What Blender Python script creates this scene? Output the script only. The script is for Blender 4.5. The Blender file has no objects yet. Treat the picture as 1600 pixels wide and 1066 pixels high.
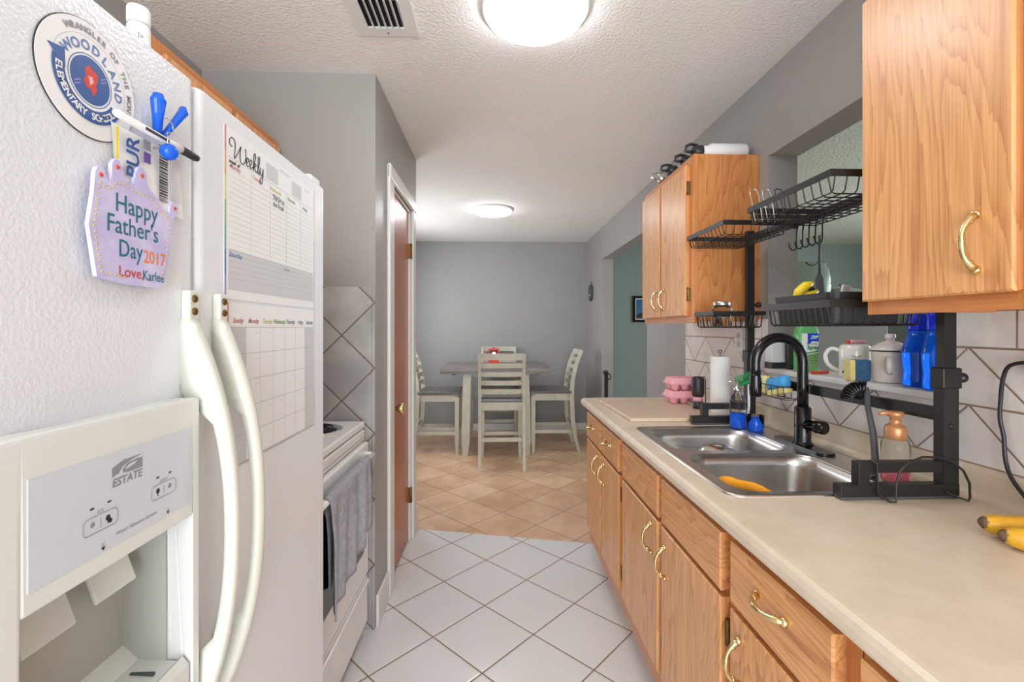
import bpy, bmesh, math, random
from mathutils import Vector, Matrix
random.seed(7)
PI = math.pi
SC = bpy.context.scene
COL = SC.collection
H = 1.32          # lens height
CEIL = 2.44
XR, XL = 1.19, -1.27
YB = 5.96
PX = -0.525       # pantry face

# ------------------------------------------------------------------ camera
cam_d = bpy.data.cameras.new('camera')
cam = bpy.data.objects.new('camera', cam_d)
COL.objects.link(cam)
cam.location = (0, 0, H)
cam.rotation_euler = (PI / 2, 0, -math.radians(2.15))
cam_d.sensor_width = 36
cam_d.sensor_fit = 'HORIZONTAL'
cam_d.lens = 36 * 720 / 1600
cam_d.shift_x = 0
cam_d.shift_y = -20 / 1600
cam_d.clip_start = 0.02
SC.camera = cam

# ------------------------------------------------------------------ world / exposure
w = bpy.data.worlds.new('world')
SC.world = w
w.use_nodes = True
w.node_tree.nodes['Background'].inputs[0].default_value = (0.75, 0.85, 1, 1)
w.node_tree.nodes['Background'].inputs[1].default_value = 1.0
SC.view_settings.view_transform = 'Standard'
SC.view_settings.look = 'None'
SC.view_settings.gamma = 1
SC.view_settings.use_curve_mapping = False
SC.view_settings.exposure = 0.57
LAMP = 15.0       # radiance of the ceiling lamp diffusers


def area(name, loc, rot, sx, sy, power, col=(1, 1, 1)):
    l = bpy.data.lights.new(name, 'AREA')
    l.shape = 'RECTANGLE'
    l.size, l.size_y, l.energy, l.color = sx, sy, power, col
    o = bpy.data.objects.new(name, l)
    o.location = loc
    o.rotation_euler = rot
    COL.objects.link(o)
    return o


# added fill light behind the camera, set before a made-up glazed door
area('fill_light_behind', (-0.1, -2.32, 1.25), (PI / 2, 0, 0), 1.9, 2.0, 85, (0.95, 0.98, 1.0))
# added fill to brighten the dining area, hidden from the lens by the pantry
area('fill_light_dining', (XL + 0.04, 4.55, 1.5), (PI / 2, 0, -PI / 2), 1.5, 1.2, 17, (0.96, 0.98, 1.0))
# added cool fill for the living room beyond the pass-through, source unseen
area('fill_light_living_room', (5.3, 2.5, 1.5), (PI / 2, 0, PI / 2), 2.6, 1.6, 62, (0.88, 1.0, 0.97))


# ------------------------------------------------------------------ node helper
def lin(c):
    def f(v):
        v /= 255.0
        return v / 12.92 if v <= 0.04045 else ((v + 0.055) / 1.055) ** 2.4
    return (f(c[0]), f(c[1]), f(c[2]), 1)


class E:
    """tiny expression wrapper for shader math nodes"""
    def __init__(s, nt, v): s.nt, s.v = nt, v
    def _m(s, op, a, b=None, c=None):
        n = s.nt.nodes.new('ShaderNodeMath'); n.operation = op
        for i, x in enumerate([a, b, c]):
            if x is None: continue
            if isinstance(x, E): x = x.v
            if isinstance(x, (int, float)): n.inputs[i].default_value = x
            else: s.nt.links.new(x, n.inputs[i])
        return E(s.nt, n.outputs[0])
    def __add__(s, o): return s._m('ADD', s, o)
    def __radd__(s, o): return s._m('ADD', o, s)
    def __sub__(s, o): return s._m('SUBTRACT', s, o)
    def __rsub__(s, o): return s._m('SUBTRACT', o, s)
    def __mul__(s, o): return s._m('MULTIPLY', s, o)
    def __rmul__(s, o): return s._m('MULTIPLY', o, s)
    def fl(s): return s._m('FLOOR', s)
    def fr(s): return s._m('FRACT', s)
    def ab(s): return s._m('ABSOLUTE', s)
    def sin(s): return s._m('SINE', s)
    def mn(s, o): return s._m('MINIMUM', s, o)
    def mx(s, o): return s._m('MAXIMUM', s, o)
    def lt(s, o): return s._m('LESS_THAN', s, o)
    def gt(s, o): return s._m('GREATER_THAN', s, o)


def new_mat(name, col=(200, 200, 200), rough=0.5, metal=0, spec=0.5, **kw):
    m = bpy.data.materials.new(name); m.use_nodes = True
    b = m.node_tree.nodes['Principled BSDF']
    b.inputs['Base Color'].default_value = lin(col)
    b.inputs['Roughness'].default_value = rough
    b.inputs['Metallic'].default_value = metal
    b.inputs['Specular IOR Level'].default_value = spec
    for k, v in kw.items():
        b.inputs[k.replace('_', ' ')].default_value = v
    return m


def parts(m):
    nt = m.node_tree
    return nt, nt.nodes['Principled BSDF']


def objco(nt):
    n = nt.nodes.new('ShaderNodeTexCoord')
    return n.outputs['Object']


def sep(nt, v):
    n = nt.nodes.new('ShaderNodeSeparateXYZ'); nt.links.new(v, n.inputs[0])
    return [E(nt, o) for o in n.outputs]


def noise(nt, vec, scale, detail=3, rough=0.5, w=None, dist=0):
    n = nt.nodes.new('ShaderNodeTexNoise')
    if w is not None:
        n.noise_dimensions = '4D'; nt.links.new(w, n.inputs['W'])
    nt.links.new(vec, n.inputs['Vector'])
    n.inputs['Scale'].default_value = scale; n.inputs['Detail'].default_value = detail
    n.inputs['Roughness'].default_value = rough; n.inputs['Distortion'].default_value = dist
    return n.outputs['Fac']


def vscale(nt, vec, s):
    n = nt.nodes.new('ShaderNodeVectorMath'); n.operation = 'MULTIPLY'
    nt.links.new(vec, n.inputs[0]); n.inputs[1].default_value = s
    return n.outputs[0]


def ramp(nt, fac, stops):
    n = nt.nodes.new('ShaderNodeValToRGB')
    if isinstance(fac, E): fac = fac.v
    nt.links.new(fac, n.inputs[0])
    el = n.color_ramp.elements
    while len(el) < len(stops): el.new(0.5)
    for e, (p, c) in zip(el, stops):
        e.position = p; e.color = lin(c)
    return n.outputs[0]


def mix(nt, fac, a, b, mode='MIX'):
    n = nt.nodes.new('ShaderNodeMix'); n.data_type = 'RGBA'; n.blend_type = mode
    if isinstance(fac, E): fac = fac.v
    if isinstance(fac, (int, float)): n.inputs[0].default_value = fac
    else: nt.links.new(fac, n.inputs[0])
    for i, x in ((6, a), (7, b)):
        if isinstance(x, tuple): n.inputs[i].default_value = x
        else: nt.links.new(x, n.inputs[i])
    return n.outputs[2]


def bump(nt, b, height, strength=0.3, dist=0.01):
    n = nt.nodes.new('ShaderNodeBump')
    n.inputs['Strength'].default_value = strength; n.inputs['Distance'].default_value = dist
    if isinstance(height, E): height = height.v
    nt.links.new(height, n.inputs['Height']); nt.links.new(n.outputs[0], b.inputs['Normal'])


def noisy(name, c1, c2, scale=6, rough=0.5, bscale=0, bstr=0.2, bdist=0.002, sv=(1, 1, 1), **kw):
    m = new_mat(name, c1, rough, **kw); nt, b = parts(m)
    v = vscale(nt, objco(nt), sv)
    f = noise(nt, v, scale, 4, 0.6)
    nt.links.new(ramp(nt, f, [(0.3, c1), (0.7, c2)]), b.inputs['Base Color'])
    if bscale:
        bump(nt, b, noise(nt, v, bscale, 3, 0.6), bstr, bdist)
    return m


def wood(name, dark, light, axis=2, rough=0.42, cath=0.8, spec=0.5, coat=0.4):
    m = new_mat(name, light, rough, spec=spec); nt, b = parts(m)
    oi = nt.nodes.new('ShaderNodeObjectInfo')
    w_ = (E(nt, oi.outputs['Random']) * 40.0).v
    co = objco(nt)
    s1 = [5.5, 5.5, 5.5]; s1[axis] = 0.75
    s2 = [250, 250, 250]; s2[axis] = 4.0
    s3 = [38, 38, 38]; s3[axis] = 1.0
    n1 = E(nt, noise(nt, vscale(nt, co, tuple(s1)), 1.0, 2, 0.5, w_, 0.2))
    n2 = E(nt, noise(nt, vscale(nt, co, tuple(s2)), 1.0, 3, 0.7, w_))
    n3 = E(nt, noise(nt, vscale(nt, co, tuple(s3)), 1.0, 3, 0.6, w_))
    rings = (n1 * 26.0 + n3 * 2.0).fr()
    rings = rings * rings
    f = rings * (0.24 * cath) + n2 * 0.6 + n3 * 0.45 - 0.11
    mid = tuple((a + 2 * c) / 3 for a, c in zip(dark, light))
    nt.links.new(ramp(nt, f, [(0.34, light), (0.54, mid), (0.80, dark)]), b.inputs['Base Color'])
    bump(nt, b, n2, 0.08, 0.001)
    b.inputs['Coat Weight'].default_value = coat; b.inputs['Coat Roughness'].default_value = 0.30
    return m


def diag_tile(name, ax, ay, size, p0, ang, tile1, tile2, grout, gw, rough, var=0.06, mott=3.0, gw2=None, spec=0.5):
    """square tiles turned by ang on the plane ax/ay; p0 is a grout crossing"""
    m = new_mat(name, tile1, rough, spec=spec); nt, b = parts(m)
    co = objco(nt); xyz = sep(nt, co)
    u0 = xyz[ax] - p0[0]; v0 = xyz[ay] - p0[1]
    c, s = math.cos(ang) / size, math.sin(ang) / size
    u = u0 * c + v0 * s; v = v0 * c - u0 * s
    fu = u.fr(); fv = v.fr()
    du = fu.mn(1.0 - fu); dv = fv.mn(1.0 - fv)
    d = du.mn(dv) * size
    g = d.lt(gw / 2)
    wn = nt.nodes.new('ShaderNodeTexWhiteNoise'); wn.noise_dimensions = '2D'
    cb = nt.nodes.new('ShaderNodeCombineXYZ')
    nt.links.new(u.fl().v, cb.inputs[0]); nt.links.new(v.fl().v, cb.inputs[1])
    nt.links.new(cb.outputs[0], wn.inputs['Vector'])
    r = E(nt, wn.outputs['Value'])
    nz = E(nt, noise(nt, co, mott, 3, 0.55))
    f = nz * (1 - var) + r * var * 1.0
    tc = ramp(nt, f, [(0.36, tile1), (0.64, tile2)])
    nt.links.new(mix(nt, g, tc, lin(grout)), b.inputs['Base Color'])
    rr = g * (0.85 - rough) + rough
    nt.links.new(rr.v, b.inputs['Roughness'])
    hgt = (d * (1.0 / (gw * 1.6))).mn(1.0)
    bump(nt, b, hgt, 0.45, 0.002)
    return m


def paint(name, c, rough=0.45, bs=90, st=0.08, spec=0.4, bd=0.002):
    m = new_mat(name, c, rough, spec=spec); nt, b = parts(m)
    co = objco(nt)
    c2 = tuple(max(0, v - 5) for v in c)
    nt.links.new(ramp(nt, noise(nt, co, 1.3, 4), [(0.3, c), (0.7, c2)]), b.inputs['Base Color'])
    bump(nt, b, noise(nt, co, bs, 2), st, bd)
    return m


M = {}
M['wall'] = paint('wall_grey_paint', (162, 159, 156), 0.38, spec=0.5)
M['wall_back'] = paint('wall_back_paint', (158, 158, 157), 0.5)
M['teal'] = paint('teal_paint', (146, 160, 157), 0.6)
M['ceil'] = paint('ceiling_texture', (246, 243, 239), 0.85, 95, 0.8, bd=0.0045)
M['ceil_l'] = paint('popcorn_ceiling', (205, 215, 210), 0.9, 70, 0.9, bd=0.008)
M['white_trim'] = paint('white_trim_paint', (232, 231, 228), 0.3, 60, 0.03, spec=0.5)
M['tile_white'] = diag_tile('white_floor_tile', 0, 1, 0.3048, (-0.0987 * H + 0.0375 * 1.6605 * H, 1.6605 * H + 0.0987 * 0.0375 * H), PI / 4,
                            (226, 226, 226), (219, 219, 220), (142, 120, 96), 0.0062, 0.17, mott=1.2)
M['tile_tan'] = diag_tile('terracotta_floor_tile', 0, 1, 0.318, (0.053, 3.303), PI / 4,
                          (226, 190, 160), (203, 160, 128), (160, 128, 106), 0.006, 0.32, var=0.22, mott=4.5)
M['tile_grey'] = diag_tile('grey_wall_tile', 0, 2, 0.203, (-0.525, 1.432), PI / 4,
                           (192, 190, 187), (160, 158, 156), (124, 104, 92), 0.006, 0.3, var=0.15, mott=5)


def make_backsplash_mat():
    m = new_mat('backsplash_tile', (225, 218, 212), 0.28); nt, b = parts(m)
    co = objco(nt); x, y, z = sep(nt, co)
    band = 0.1435
    zz = (z - 0.985) * (1 / band)
    wv = zz.fr()
    u = ((y - 1.25) * (1 / 0.287)).fr()
    tri = u.mn(1.0 - u) * 2.0
    dz = (wv - tri).ab() * (band * 0.707)
    dh = wv.mn(1.0 - wv) * band
    low = z.lt(1.272)
    ub = ((y - 1.0) * (1 / 0.2)).fr()
    dvj = ub.mn(1.0 - ub) * 0.2
    hi = 1.0 - low
    d = dh.mn(dz * low + dvj * hi)
    g = d.lt(0.0026)
    nz = noise(nt, co, 9, 4, 0.6)
    tc = ramp(nt, nz, [(0.35, (238, 232, 228)), (0.7, (222, 214, 209))])
    nt.links.new(mix(nt, g, tc, lin((150, 128, 112))), b.inputs['Base Color'])
    bump(nt, b, (d * 250.0).mn(1.0), 0.4, 0.002)
    return m


M['tile_splash'] = make_backsplash_mat()
LO, DO = (232, 172, 112), (164, 94, 46)
M['oak'] = wood('oak_vertical_grain', DO, LO, 2)
M['oak_h'] = wood('oak_horizontal_grain', DO, LO, 1)
M['oak_side'] = wood('oak_side_panel', (166, 96, 46), (214, 144, 84), 2, cath=1.0)
M['oak_frame'] = wood('oak_face_frame', (152, 80, 32), (210, 136, 74), 2, cath=0.3)
M['oak_frame_h'] = wood('oak_face_frame_rail', (152, 80, 32), (210, 136, 74), 1, cath=0.3)
M['door_wood'] = wood('brown_door_veneer', (120, 50, 22), (186, 96, 52), 2, rough=0.34, cath=0.2, coat=0.25)
M['brass'] = new_mat('polished_brass', (226, 206, 152), 0.2, 1.0)
M['hinge'] = new_mat('antique_brass', (120, 95, 55), 0.4, 0.9)
M['counter'] = noisy('cream_laminate', (226, 211, 189), (214, 198, 174), 14, 0.36, 60, 0.03, sv=(1, 1, 1))
M['steel'] = new_mat('brushed_steel', (205, 203, 200), 0.36, 1.0)
M['chrome'] = new_mat('chrome', (225, 225, 225), 0.12, 1.0)
M['black_metal'] = new_mat('black_powder_coat', (31, 30, 29), 0.42, spec=0.5)
M['black_gloss'] = new_mat('black_gloss', (14, 14, 16), 0.22, spec=0.5)
M['black_plastic'] = new_mat('black_plastic', (40, 40, 44), 0.45)
M['shade_black'] = new_mat('painted_shade_black', (10, 10, 10), 0.9)
M['fridge'] = new_mat('white_enamel', (226, 229, 233), 0.24)
M['fridge_smooth'] = new_mat('white_cabinet', (222, 222, 222), 0.35)
M['bisque'] = new_mat('off_white_plastic', (222, 225, 221), 0.32)
M['bisque2'] = new_mat('yellowed_handle_plastic', (222, 224, 212), 0.28)
M['panel_silver'] = new_mat('silver_overlay', (205, 212, 219), 0.35)
M['cavity'] = new_mat('dispenser_cavity', (182, 184, 176), 0.4)
M['grey_print'] = new_mat('grey_print', (140, 142, 146), 0.6)
M['dark_print'] = new_mat('dark_print', (40, 40, 44), 0.6)
M['range_white'] = new_mat('range_enamel', (236, 236, 236), 0.16)
M['oven_glass'] = new_mat('oven_glass', (12, 12, 14), 0.08)
M['towel'] = noisy('grey_towel', (176, 178, 186), (150, 152, 160), 60, 0.95, 400, 0.5, 0.002)
M['cream_paint'] = noisy('cream_chair_paint', (196, 192, 176), (180, 175, 158), 12, 0.5)
M['seat'] = wood('grey_brown_seat', (62, 58, 58), (104, 100, 102), 0, rough=0.35, cath=0.5)
M['table_top'] = wood('grey_brown_table', (70, 62, 56), (122, 112, 104), 0, rough=0.35, cath=0.5)
M['cushion'] = noisy('plaid_cushion', (150, 150, 148), (112, 112, 112), 40, 0.95)
M['white'] = new_mat('white_plain', (235, 235, 235), 0.5)
M['paper'] = new_mat('white_paper', (238, 238, 236), 0.9)
M['sheet'] = new_mat('planner_sheet', (232, 233, 234), 0.4)
M['shade'] = new_mat('planner_grey', (200, 201, 204), 0.45)
M['line'] = new_mat('planner_line', (176, 178, 182), 0.6)
M['red'] = new_mat('red', (205, 62, 46), 0.4)
M['orange'] = new_mat('orange', (240, 130, 40), 0.5)
M['yellow'] = new_mat('yellow', (245, 215, 40), 0.4)
M['green'] = new_mat('green', (30, 150, 80), 0.5)
M['blue'] = new_mat('blue', (30, 70, 200), 0.35)
M['navy'] = new_mat('navy', (50, 88, 152), 0.4)
M['purple'] = new_mat('purple', (110, 80, 150), 0.5)
M['lilac'] = noisy('lilac_paint', (186, 180, 226), (214, 208, 238), 30, 0.35)
M['gold'] = new_mat('gold_dots', (205, 180, 90), 0.4, 0.4)
M['orange_cloth'] = new_mat('orange_cloth', (250, 168, 35), 0.7)
M['teal_ink'] = new_mat('teal_ink', (30, 110, 130), 0.4)
M['pinkfoam'] = new_mat('pink_foam', (240, 172, 182), 0.6, Subsurface_Weight=0.0)
M['pink'] = new_mat('pink', (235, 170, 180), 0.5)
M['stripe_r'] = new_mat('stripe_red', (205, 125, 122), 0.5)
M['stripe_o'] = new_mat('stripe_orange', (215, 160, 118), 0.5)
M['stripe_y'] = new_mat('stripe_yellow', (212, 206, 128), 0.5)
M['stripe_g'] = new_mat('stripe_green', (135, 172, 108), 0.5)
M['stripe_t'] = new_mat('stripe_teal', (105, 165, 165), 0.5)
M['stripe_b'] = new_mat('stripe_blue', (88, 122, 180), 0.5)
M['stripe_p'] = new_mat('stripe_purple', (150, 140, 200), 0.5)
M['board'] = wood('pale_cutting_board', (190, 160, 132), (222, 200, 176), 0, rough=0.5, cath=0.25)
M['banana'] = noisy('banana_skin', (232, 184, 50), (200, 140, 30), 18, 0.45)
M['banana_tip'] = noisy('banana_tip', (70, 48, 36), (120, 96, 70), 90, 0.8, 200, 0.6)
M['copper'] = new_mat('copper_pump', (200, 142, 98), 0.35, 0.35)
M['sponge_blue'] = noisy('blue_scourer', (50, 92, 130), (70, 110, 145), 120, 0.95, 300, 0.8)
M['sponge_lightblue'] = noisy('bright_blue_scourer', (60, 155, 225), (90, 180, 235), 60, 0.9, 200, 0.8)
M['sponge_yellow'] = noisy('yellow_sponge', (240, 228, 160), (230, 214, 132), 80, 0.95, 200, 0.8)
M['enamel_cream'] = new_mat('cream_enamel', (232, 222, 212), 0.18)
M['ceramic'] = new_mat('white_ceramic', (238, 236, 230), 0.15)
M['bag'] = new_mat('pale_green_plastic_bag', (176, 198, 182), 0.3, Transmission_Weight=0.25)
M['brown_pot'] = new_mat('brown_glass_pot', (150, 98, 60), 0.2, Transmission_Weight=0.2)
M['dresser'] = paint('grey_painted_furniture', (186, 190, 194), 0.5)
M['grey_plastic'] = new_mat('grey_plastic', (78, 80, 84), 0.5)
M['art'] = noisy('blue_print', (30, 90, 150), (60, 130, 180), 4, 0.4)


def glassy(name, col, rough=0.03, ior=1.45, trans=1.0, alpha=1.0):
    m = new_mat(name, col, rough, IOR=ior, Transmission_Weight=trans, Alpha=alpha)
    return m


M['glass'] = glassy('clear_glass', (250, 253, 253), rough=0.02, ior=1.2)
M['blue_glass'] = new_mat('blue_translucent_plastic', (22, 108, 240), 0.08, IOR=1.4, Transmission_Weight=0.35)
M['blue_cap'] = new_mat('blue_bottle_neck', (20, 50, 225), 0.3)
M['blue_liquid'] = new_mat('blue_soap_liquid', (30, 110, 255), 0.05, IOR=1.33, Transmission_Weight=0.15)
M['pink_liquid'] = new_mat('pink_soap_liquid', (240, 130, 150), 0.05, IOR=1.33, Transmission_Weight=0.5)
M['clip_blue'] = new_mat('blue_clear_plastic', (30, 110, 235), 0.1, IOR=1.4, Transmission_Weight=0.4)
M['spray_green'] = new_mat('green_bottle', (120, 205, 130), 0.25, Transmission_Weight=0.2)


def emis(name, col, s):
    m = new_mat(name, col, 0.5); b = m.node_tree.nodes['Principled BSDF']
    b.inputs['Emission Color'].default_value = lin(col); b.inputs['Emission Strength'].default_value = s
    return m


M['lamp'] = emis('lamp_diffuser', (250, 252, 255), LAMP)
M['small_light'] = emis('candle_light', (255, 235, 225), 6)

# pebbled fridge door
nt, b = parts(M['fridge'])
bump(nt, b, noise(nt, objco(nt), 210, 2, 0.5), 0.5, 0.0014)
# brushed steel streaks
nt, b = parts(M['steel'])
f = noise(nt, vscale(nt, objco(nt), (8, 8, 300)), 1, 3)
nt.links.new((E(nt, f) * 0.1 + 0.24).v, b.inputs['Roughness'])


# ------------------------------------------------------------------ mesh builder
class MB:
    def __init__(s): s.bm = bmesh.new(); s.mats = []; s.cur = 0

    def m(s, name):
        if name not in s.mats: s.mats.append(name)
        s.cur = s.mats.index(name); return s

    def _fin(s, faces, smooth):
        for f in faces: f.material_index = s.cur; f.smooth = smooth

    def box(s, x0, x1, y0, y1, z0, z1, bev=0, seg=2, mat=None):
        if x0 > x1: x0, x1 = x1, x0
        if y0 > y1: y0, y1 = y1, y0
        if z0 > z1: z0, z1 = z1, z0
        t = bmesh.new()
        v = [t.verts.new(p) for p in ((x0, y0, z0), (x1, y0, z0), (x1, y1, z0), (x0, y1, z0), (x0, y0, z1), (x1, y0, z1), (x1, y1, z1), (x0, y1, z1))]
        for q in ((0, 3, 2, 1), (4, 5, 6, 7), (0, 1, 5, 4), (1, 2, 6, 5), (2, 3, 7, 6), (3, 0, 4, 7)):
            t.faces.new([v[i] for i in q])
        if bev:
            bmesh.ops.bevel(t, geom=t.edges[:], offset=bev, segments=seg, affect='EDGES', profile=0.5)
        return s.merge(t, mat, smooth=False)

    def merge(s, t, mat=None, smooth=False):
        vm = {}
        for v in t.verts:
            co = v.co if mat is None else mat @ v.co
            vm[v] = s.bm.verts.new(co)
        for f in t.faces:
            try: nf = s.bm.faces.new([vm[v] for v in f.verts])
            except ValueError: continue
            nf.material_index = s.cur; nf.smooth = smooth
        t.free(); return s

    def mesh(s, me, mat):
        vs = [s.bm.verts.new(mat @ v.co) for v in me.vertices]
        for p in me.polygons:
            try: f = s.bm.faces.new([vs[i] for i in p.vertices]); f.material_index = s.cur
            except ValueError: pass
        return s

    def tube(s, pts, r, seg=8, closed=False, cap=True, smooth=True, flat=None):
        pts = [Vector(p) for p in pts]; n = len(pts)
        rs = r if isinstance(r, (list, tuple)) else [r] * n
        rings = []; prev = None
        for i, p in enumerate(pts):
            a = pts[(i - 1) % n] if (closed or i > 0) else None
            c = pts[(i + 1) % n] if (closed or i < n - 1) else None
            d = Vector((0, 0, 0))
            if a is not None: d += (p - a).normalized()
            if c is not None: d += (c - p).normalized()
            if d.length < 1e-6: d = Vector((0, 0, 1))
            d.normalize()
            if prev is None:
                up = Vector((0, 0, 1)) if abs(d.z) < 0.95 else Vector((0, 1, 0))
                u = d.cross(up).normalized()
            else:
                u = (prev - d * prev.dot(d))
                u = u.normalized() if u.length > 1e-6 else d.orthogonal().normalized()
            prev = u; v = d.cross(u)
            fu, fv = flat if flat else (1, 1)
            rings.append([s.bm.verts.new(p + u * (rs[i] * fu * math.cos(2 * PI * k / seg)) + v * (rs[i] * fv * math.sin(2 * PI * k / seg))) for k in range(seg)])
        fs = []
        for i in range(n if closed else n - 1):
            A, B = rings[i], rings[(i + 1) % n]
            for k in range(seg):
                fs.append(s.bm.faces.new((A[k], A[(k + 1) % seg], B[(k + 1) % seg], B[k])))
        s._fin(fs, smooth)
        if cap and not closed:
            c1 = s.bm.faces.new(rings[0][::-1]); c2 = s.bm.faces.new(rings[-1]); s._fin([c1, c2], False)
        return s

    def cyl(s, p0, p1, r, r2=None, seg=20, cap=True):
        return s.tube([p0, p1], [r, r if r2 is None else r2], seg, cap=cap)

    def lathe(s, prof, loc=(0, 0, 0), seg=24, axis=None, sx=1, sy=1, closed_ends=True):
        """prof: list of (r, z) bottom to top"""
        R = Matrix.Identity(3) if axis is None else Vector((0, 0, 1)).rotation_difference(Vector(axis)).to_matrix()
        loc = Vector(loc); rings = []
        for r, z in prof:
            rings.append([s.bm.verts.new(loc + R @ Vector((r * sx * math.cos(2 * PI * k / seg), r * sy * math.sin(2 * PI * k / seg), z))) for k in range(seg)])
        fs = []
        for A, B in zip(rings, rings[1:]):
            for k in range(seg):
                fs.append(s.bm.faces.new((A[k], A[(k + 1) % seg], B[(k + 1) % seg], B[k])))
        s._fin(fs, True)
        if closed_ends:
            c1 = s.bm.faces.new(rings[0][::-1]); c2 = s.bm.faces.new(rings[-1]); s._fin([c1, c2], False)
        return s

    def ball(s, c, r, sx=1, sy=1, sz=1, seg=14):
        n = seg // 2
        prof = [(max(1e-4, math.sin(PI * i / n)) * r, -math.cos(PI * i / n) * r * sz) for i in range(n + 1)]
        return s.lathe(prof, c, seg, sx=sx, sy=sy)

    def prism(s, poly, fr, d0, d1, smooth=False):
        """poly 2D in frame fr=(origin,u,v,n), from depth d0 to d1 along n"""
        o, u, v, n = [Vector(a) for a in fr]
        A = [s.bm.verts.new(o + u * p[0] + v * p[1] + n * d0) for p in poly]
        B = [s.bm.verts.new(o + u * p[0] + v * p[1] + n * d1) for p in poly]
        fs = []
        N = len(poly)
        fs.append(s.bm.faces.new(A[::-1])); fs.append(s.bm.faces.new(B))
        for i in range(N):
            f = s.bm.faces.new((A[i], A[(i + 1) % N], B[(i + 1) % N], B[i])); fs.append(f)
        s._fin(fs, smooth); return s

    def grid(s, rows, smooth=True, closed=False):
        V = [[s.bm.verts.new(p) for p in r] for r in rows]; fs = []
        for a, b_ in zip(V, V[1:]):
            m_ = len(a)
            for k in range(m_ if closed else m_ - 1):
                fs.append(s.bm.faces.new((a[k], a[(k + 1) % m_], b_[(k + 1) % m_], b_[k])))
        s._fin(fs, smooth); return s

    def build(s, name, mat=None, parent=None, origin=None, bevel=0, fixn=True):
        if mat and not s.mats: s.mats = [mat]
        if fixn: bmesh.ops.recalc_face_normals(s.bm, faces=s.bm.faces[:])
        off = Vector((0, 0, 0))
        if parent is not None:
            p = parent
            while p is not None: off += p.location; p = p.parent
        elif origin == 'base':
            xs = [v.co for v in s.bm.verts]
            off = Vector(((min(c.x for c in xs) + max(c.x for c in xs)) / 2, (min(c.y for c in xs) + max(c.y for c in xs)) / 2, min(c.z for c in xs)))
        elif origin is not None: off = Vector(origin)
        for v in s.bm.verts: v.co -= off
        me = bpy.data.meshes.new(name); s.bm.to_mesh(me); s.bm.free()
        for n in s.mats: me.materials.append(M[n])
        o = bpy.data.objects.new(name, me); COL.objects.link(o)
        if parent is None: o.location = off
        else: o.parent = parent
        if bevel:
            md = o.modifiers.new('bevel', 'BEVEL'); md.width = bevel; md.segments = 2; md.limit_method = 'ANGLE'
        return o


def tag(o, label, cat, group=None, kind=None):
    o['label'] = label; o['category'] = cat
    if group: o['group'] = group
    if kind: o['kind'] = kind
    return o


def thing(name, label, cat, loc, group=None):
    o = bpy.data.objects.new(name, None); COL.objects.link(o); o.location = loc
    o.empty_display_size = 0.05
    return tag(o, label, cat, group)


def struct(o, label=None, cat=None):
    o['kind'] = 'structure'
    if label: o['label'] = label
    if cat: o['category'] = cat
    return o


def dup(root, loc=None, rz=None, label=None, group=None):
    r = root.copy(); COL.objects.link(r)
    if loc is not None: r.location = loc
    if rz is not None: r.rotation_euler = (0, 0, rz)
    if label: r['label'] = label
    if group: r['group'] = group
    for ch in list(root.children):
        c = ch.copy(); COL.objects.link(c); c.parent = r
        for g in list(ch.children):
            d = g.copy(); COL.objects.link(d); d.parent = c
    return r


def bx(name, mat, x0, x1, y0, y1, z0, z1, parent=None, bev=0, **k):
    return MB().box(x0, x1, y0, y1, z0, z1, bev).build(name, mat, parent, **k)


_tc = {}


def text_mesh(txt, size=1.0, shear=0.0, bold=0.0):
    k = (txt, size, shear, bold)
    if k in _tc: return _tc[k]
    c = bpy.data.curves.new('t', 'FONT'); c.body = txt; c.size = size; c.shear = shear; c.offset = bold
    c.resolution_u = 3; c.align_x = 'CENTER'; c.align_y = 'CENTER'; c.extrude = 0.0
    o = bpy.data.objects.new('t', c); COL.objects.link(o)
    dg = bpy.context.evaluated_depsgraph_get()
    me = bpy.data.meshes.new_from_object(o.evaluated_get(dg))
    bpy.data.objects.remove(o); _tc[k] = me
    return me


def frame_mat(o, u, v, n):
    o, u, v, n = Vector(o), Vector(u), Vector(v), Vector(n)
    return Matrix(((u.x, v.x, n.x, o.x), (u.y, v.y, n.y, o.y), (u.z, v.z, n.z, o.z), (0, 0, 0, 1)))


FX = ((0, 1, 0), (0, 0, 1), (1, 0, 0))     # facing +X (fridge)
FY = ((1, 0, 0), (0, 0, 1), (0, -1, 0))    # facing -Y (back wall)
FR = ((0, -1, 0), (0, 0, 1), (-1, 0, 0))   # facing -X (right wall)


def put_text(mb, mat, txt, o, fr, size, rot=0, shear=0, bold=0, sx=1.0, depth=None):
    me = text_mesh(txt, size, shear, bold)
    mb.m(mat)
    mt = frame_mat(o, *fr) @ Matrix.Rotation(rot, 4, 'Z') @ Matrix.Diagonal((sx, 1, 1, 1))
    mb.mesh(me, mt); return mb


def arc(c, r, a0, a1, n, fr=None):
    """points on an arc in the plane spanned by u, v"""
    u, v = fr
    c, u, v = Vector(c), Vector(u), Vector(v)
    return [c + u * (r * math.cos(a0 + (a1 - a0) * i / n)) + v * (r * math.sin(a0 + (a1 - a0) * i / n)) for i in range(n + 1)]
# ================================================================== SHELL
def floor_poly(name, mat, pts, z0=-0.1):
    mb = MB(); mb.prism(pts, ((0, 0, 0), (1, 0, 0), (0, 1, 0), (0, 0, 1)), z0, 0.0)
    return struct(mb.build(name, mat), None)


def yb(x): return 3.05 - 0.2277 * (x + 0.496)


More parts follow.
